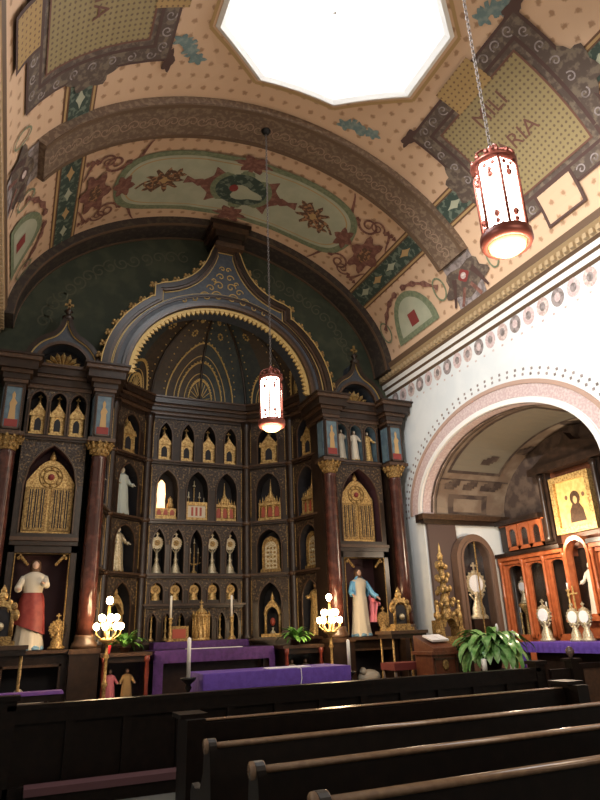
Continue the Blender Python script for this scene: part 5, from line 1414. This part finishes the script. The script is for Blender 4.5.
# side altar with purple cloth
t = thing('side_altar', 'wooden side altar beneath the purple cloth in the alcove', 'altar', (9.60, AY, FZ))
MB().use(wood).box(-.32, .32, -1.10, 1.10, .85, .93).build('mensa', parent=t); MB().use(wood).box(-.12, .28, -1.0, 1.0, 0, .85).build('body', parent=t)
mb = MB().use(purple); cloth_box(mb, 9.22, 9.95, 8.02, 10.38, 1.08, 1.262, .014, 80); mb.box(9.205, 9.22, 10.22, 10.385, .80, 1.15); mb.box(9.22, 9.5, 10.38, 10.395, .86, 1.15)
tag(mb.build('altar_cloth'), 'purple cloth on the side altar in the alcove', 'cloth')
CASEM = (9.28, CYW-.08, 1.73)
am = Maker(mk_monstrance(.62, .15, silver, True, linen))
am.put((9.62, 9.98, 1.264), -PI/2, 'bright silver monstrance, left one on the alcove altar', None, 1.15)
am.put((9.62, 9.25, 1.264), -PI/2, 'bright silver monstrance, middle one on the alcove altar', None, 1.0)
am.put((9.62, 8.98, 1.264), -PI/2, 'bright silver monstrance, right one on the alcove altar', None, 1.0)
am.put((10.33, 11.22, 2.02), -PI/2, 'silver monstrance on the upper shelf of the first cabinet door', None, .85)
am.put(CASEM, 0, 'large monstrance with white centre inside the brown arched case', None, (1.7, .8, 1.75))
t = thing('cabinet_shelf_stand', 'small gold stand behind the first mahogany door', 'stand', (10.33, 11.22, 1.305)); MB().use(goldd).lathe([(.14, 0), (.10, .04), (.04, .1), (.03, .5), (.14, .66), (.14, .71)], n=10).build('stem', parent=t)
cst.put((10.33, 10.60, 1.31), -PI/2, 'brass candlestick behind the second mahogany door', None, 1.1)
cst.put((10.33, 11.40, 1.31), -PI/2, 'brass candlestick behind the first mahogany door', None, 1.0)
o = mk_candlestick(); o.location = (10.40, 9.55, 1.70); o['label'] = 'candlestick standing on the alcove altar shelf'; o.scale = (1, 1, 1); o.location = (9.99, 9.62, 1.684)
t = thing('altar_cross', 'slim gold cross on the shelf in front of the central alcove door', 'cross', (9.99, 9.50, 1.684), -PI/2)
MB().use(gold).lathe([(.07, 0), (.05, .03), (.015, .07), (.012, .2)], n=10).build('foot', parent=t); MB().use(gold).box(-.014, .014, -.01, .01, .15, .58).build('upright', parent=t); MB().use(gold).box(-.10, .10, -.012, .012, .42, .45).build('crossbar', parent=t)
o = robed('ivory_statue', 'ivory figure behind the central arched glass of the mahogany cabinet', 'statue', 1.05, rwhite, headm=rwhite); o.location = (10.30, 9.28, 1.66); o.rotation_euler.z = -PI/2; o.scale = (.8, .7, 1)

# ================================================================== RAIL AND PEWS
def rail_panel(mb, x0, x1, y0, y1, z0, z1, step=.62):
    mb.use(woodp).box(x0, x1, y0, y1, z0, z1)
    n = max(1, int((x1-x0)/step)); w_ = (x1-x0)/n
    for k in range(n+1):
        x = x0+w_*k; mb.box(max(x0, x-.05), min(x1, x+.05), y0-.04, y0, z0+.16, z1-.14)
    mb.box(x0, x1, y0-.04, y0, z1-.14, z1); mb.box(x0, x1, y0-.05, y0, z0, z0+.16)
t = thing('communion_rail', 'long dark panelled rail separating the sanctuary from the pews', 'rail', (3.8, 8.25, 0))
TI = lambda x: x-3.8
mb = MB(); rail_panel(mb, TI(.10), TI(7.60), -.04, .04, 0, .90, .60); mb.build('panelling', parent=t)
MB().use(woodp).box(TI(.06), TI(7.62), -.09, .09, .90, .95).build('top_rail', parent=t)
for x in (.06, 7.62):
    MB().use(woodp).box(TI(x)-.09, TI(x)+.09, -.09, .09, 0, 1.0).build('newel_post', parent=t)
    MB().use(woodp).box(TI(x)-.12, TI(x)+.12, -.12, .12, 1.0, 1.05).build('post_cap', parent=t)
t = thing('kneeler', 'mauve padded kneeler along the foot of the communion rail', 'kneeler', (3.8, 7.92, 0))
MB().use(kneel).box(TI(.3), TI(7.4), -.13, .13, .13, .20).build('pad', parent=t); MB().use(woodp).box(TI(.3), TI(7.4), -.10, .10, 0, .13).build('base', parent=t)
# short balustrade before the alcove
t = thing('alcove_rail', 'dark rail with knobbed posts in front of the alcove', 'rail', (8.2, 8.1, 0))
def ax(x): return x-8.2
MB().use(woodp).box(ax(7.74), ax(8.15), -.03, .03, .30, .92).build('left_panel', parent=t)
for x in (8.22,):
    MB().use(woodp).box(ax(x)-.075, ax(x)+.075, -.075, .075, 0, 1.02).build('post', parent=t)
    MB().use(woodp).box(ax(x)-.11, ax(x)+.11, -.11, .11, 1.02, 1.06).build('post_cap', parent=t)
    MB().use(mat('polished_knob_wood', (.09, .06, .05), .15)).lathe([(.03, 1.06), (.03, 1.09), (.065, 1.13), (.07, 1.17), (.045, 1.22), (.001, 1.24)], (ax(x), 0, 0), 12).build('knob', parent=t)
mb = MB().use(woodm); mb.box(ax(8.30), ax(9.5), -.03, .03, .25, .96); mb.use(woodp)
for (a0, a1, b0, b1) in ((8.30, 9.5, .90, .98), (8.30, 9.5, .25, .33), (8.30, 8.38, .33, .9), (8.85, 8.93, .33, .9)): mb.box(ax(a0), ax(a1), -.055, -.03, b0, b1)
mb.build('right_panel', parent=t)
# front panel of the pews, then four pews
PX0, PX1 = 1.28, 5.66
t = thing('pew_screen', 'dark pew front with flat-capped end posts just behind the communion rail', 'pew', (PX0+.13, 5.85, 0))
mb = MB(); rail_panel(mb, .14, PX1-PX0-.1, -.03, .03, 0, .90, .8); mb.build('panel', parent=t)
mb = MB().use(woodp).box(.14, PX1-PX0-.1, -.05, .05, .87, .915); mb.use(woodcap).box(.16, PX1-PX0-.1, -.05, .05, .915, .922); mb.build('top_rail', parent=t)
for x in (.08, PX1-PX0):
    MB().use(woodp).box(x-.08, x+.08, -.24, .10, 0, .95).build('end_post', parent=t)
    MB().use(woodp).box(x-.12, x+.12, -.15, .14, .95, .985).build('post_cap', parent=t)
def mk_pew():
    t = thing('pew', '-', 'pew'); L = PX1-PX0
    mb = MB().use(woodp); mb.M = Matrix.Rotation(PI/2, 4, 'Z') @ Matrix.Rotation(0, 4, 'X')
    # backrest: slightly raked, back faces +y... the seat is on the near side of its back
    v = MB().use(woodp); vs = [(0, .0, .30), (L, .0, .30), (L, -.10, .91), (0, -.10, .91), (0, .035, .30), (L, .035, .30), (L, -.065, .91), (0, -.065, .91)]
    vs = [(x, -y, z) for x, y, z in vs]; v.add(vs, [(0,1,2,3), (7,6,5,4), (0,4,5,1), (1,5,6,2), (2,6,7,3), (3,7,4,0)]); v.build('backrest', parent=t)
    c = MB().use(woodcap); c.M = Matrix(((0, 0, 1, 0), (1, 0, 0, .085), (0, 1, 0, .925), (0, 0, 0, 1)))
    c.lathe([(.029, .02), (.029, L-.02)], n=12, sx=1.35, sy=.65); c.build('cap_rail', parent=t)
    MB().use(woodp).box(0, L, .03, .46, .42, .45).build('seat', parent=t)
    for x in (0, L):
        e = MB().use(woodp); e.M = Matrix.Translation((x-.03 if x == 0 else x-.02, 0, 0)) @ Matrix(((0, 1, 0, 0), (1, 0, 0, 0), (0, 0, 1, 0), (0, 0, 0, 1)))
        prof = [(-.06, 0), (.50, 0), (.50, .30), (.46, .42), (.48, .60), (.44, .66), (.36, .64), (.24, .66), (.17, .76), (.155, .88)]+[(.085+.07*math.cos(a), .91+.06*math.sin(a)) for a in [PI*k/8 for k in range(9)]]+[(.0, .80), (-.05, .40)]
        e.prism(prof, 0, .05); e.build('pew_end', parent=t)
        k_ = MB().use(woodcap); k_.M = Matrix.Translation((x-.045 if x == 0 else x-.03, .085, .925)) @ Matrix(((0, 0, 1, 0), (1, 0, 0, 0), (0, 1, 0, 0), (0, 0, 0, 1))); k_.lathe([(.052, 0), (.052, .07)], n=14, sy=.85); k_.build('scroll', parent=t)
    return t
pw = Maker(mk_pew)
for y, lb_ in ((4.36, 'first full pew behind the flat-capped pew front'), (3.46, 'dark wooden pew, second top rail up from the bottom of the view'), (2.68, 'nearest dark wooden pew at the bottom of the view')):
    pw.put((PX0, y, 0), 0, lb_, 'rows of dark wooden pews')
# ================================================================== HANGING LANTERNS
def mk_lantern():
    t = thing('hanging_lantern', '-', 'lamp'); N = 6; R0 = .195
    P = lambda k, r, z: (r*math.cos(2*PI*k/N), r*math.sin(2*PI*k/N), z)
    mb = MB().use(lglass); mb.lathe([(R0-.02, .10), (R0-.005, .85), (R0-.03, .93)], n=N); mb.build('glass_panels', parent=t)
    mb = MB().use(copper)
    for k in range(N):
        mb.tube([P(k, R0, .08), P(k, R0+.005, .86), P(k, R0-.03, .95)], .014, 6)
        a, b = Vector(P(k, R0-.003, 0)), Vector(P(k+1, R0-.003, 0)); nrm = ((a+b)/2).normalized()*.012
        for (f0, z, s_) in ((.5, .20, .022), (.5, .28, .03), (.5, .74, .03), (.5, .80, .022), (.3, .86, .02), (.7, .86, .02), (.3, .15, .016), (.7, .15, .016)):
            c_ = a+(b-a)*f0+nrm*-.3; mb.ball((c_.x, c_.y, z), s_, 6, 1.3)
    mb.build('ribs', parent=t)
    mb = MB().use(copper); mb.lathe([(.18, .12), (R0+.03, .12), (R0+.035, .04), (R0+.015, 0), (.17, 0), (.17, .03)], n=N*3); mb.build('bottom_ring', parent=t)
    MB().use(amber).lathe([(.165, .03), (.155, -.02), (.10, -.065), (.001, -.09)], n=16).build('amber_base', parent=t)
    mb = MB().use(copper); mb.lathe([(R0+.01, .92), (R0+.02, .95), (R0-.02, .98)], n=N*3)
    for k in range(N): mb.tube([P(k, R0-.01, .95), P(k, R0-.01, 1.04), P(k, .13, 1.10), P(k, .03, 1.15)], .013, 6)
    for k in range(N*2): mb.ball(P(k*.5, R0-.01, 1.0), .022, 6, 1.4)
    mb.lathe([(.09, .93), (.08, 1.02), (.03, 1.10), (.05, 1.14), (.02, 1.20)], n=10)
    mb.build('crown', parent=t)
    mb = MB().use(mat('chain_metal', (.16, .14, .13), .4, .4)); top = 6.86
    n = 110
    for k in range(n):
        z = 1.18+(top-1.18)*k/n; h = (top-1.18)/n*.62
        a = Vector((1, 0, 0)) if k % 2 else Vector((0, 1, 0))
        mb.tube([tuple(Vector((0, 0, z))+a*.011), tuple(Vector((0, 0, z+h))+a*.017), tuple(Vector((0, 0, z+2*h)))], .006, 4, False)
        mb.tube([tuple(Vector((0, 0, z))-a*.011), tuple(Vector((0, 0, z+h))-a*.017), tuple(Vector((0, 0, z+2*h)))], .006, 4, False)
    mb.build('chain', parent=t)
    l = bpy.data.lights.new('lantern_glow', 'POINT'); l.energy = LANTERN_W; l.color = (1, .80, .58); l.shadow_soft_size = .25
    o = bpy.data.objects.new('lantern_glow', l); C.objects.link(o); o.parent = t; o.location = (0, 0, -.35)
    return t
lan = Maker(mk_lantern)
for (x, y, top, nm) in ((3.46, 8.80, 10.68, 'lit copper lantern hanging on a long chain before the altarpiece'), (3.50, 3.36, 10.68, 'large lit copper lantern nearest the viewer, high at the right'), (3.50, -2.1, 10.8, 'lantern')):
    if nm == 'lantern': continue
    lan.put((x, y, 4.68 if y > 5 else 4.60), 0, nm, 'row of hanging lanterns', (.96, .96, .885))
    t = thing('ceiling_canopy', 'dark %s rose where the chain of the %s lantern meets the rib' % (('metal', 'far') if y > 5 else ('iron', 'near')), 'fitting', (x, y, 10.69 if y > 5 else 10.69))
    MB().use(iron).lathe([(.01, -.06), (.06, -.05), (.09, 0), (.10, .035)], n=14).build('rose', parent=t)
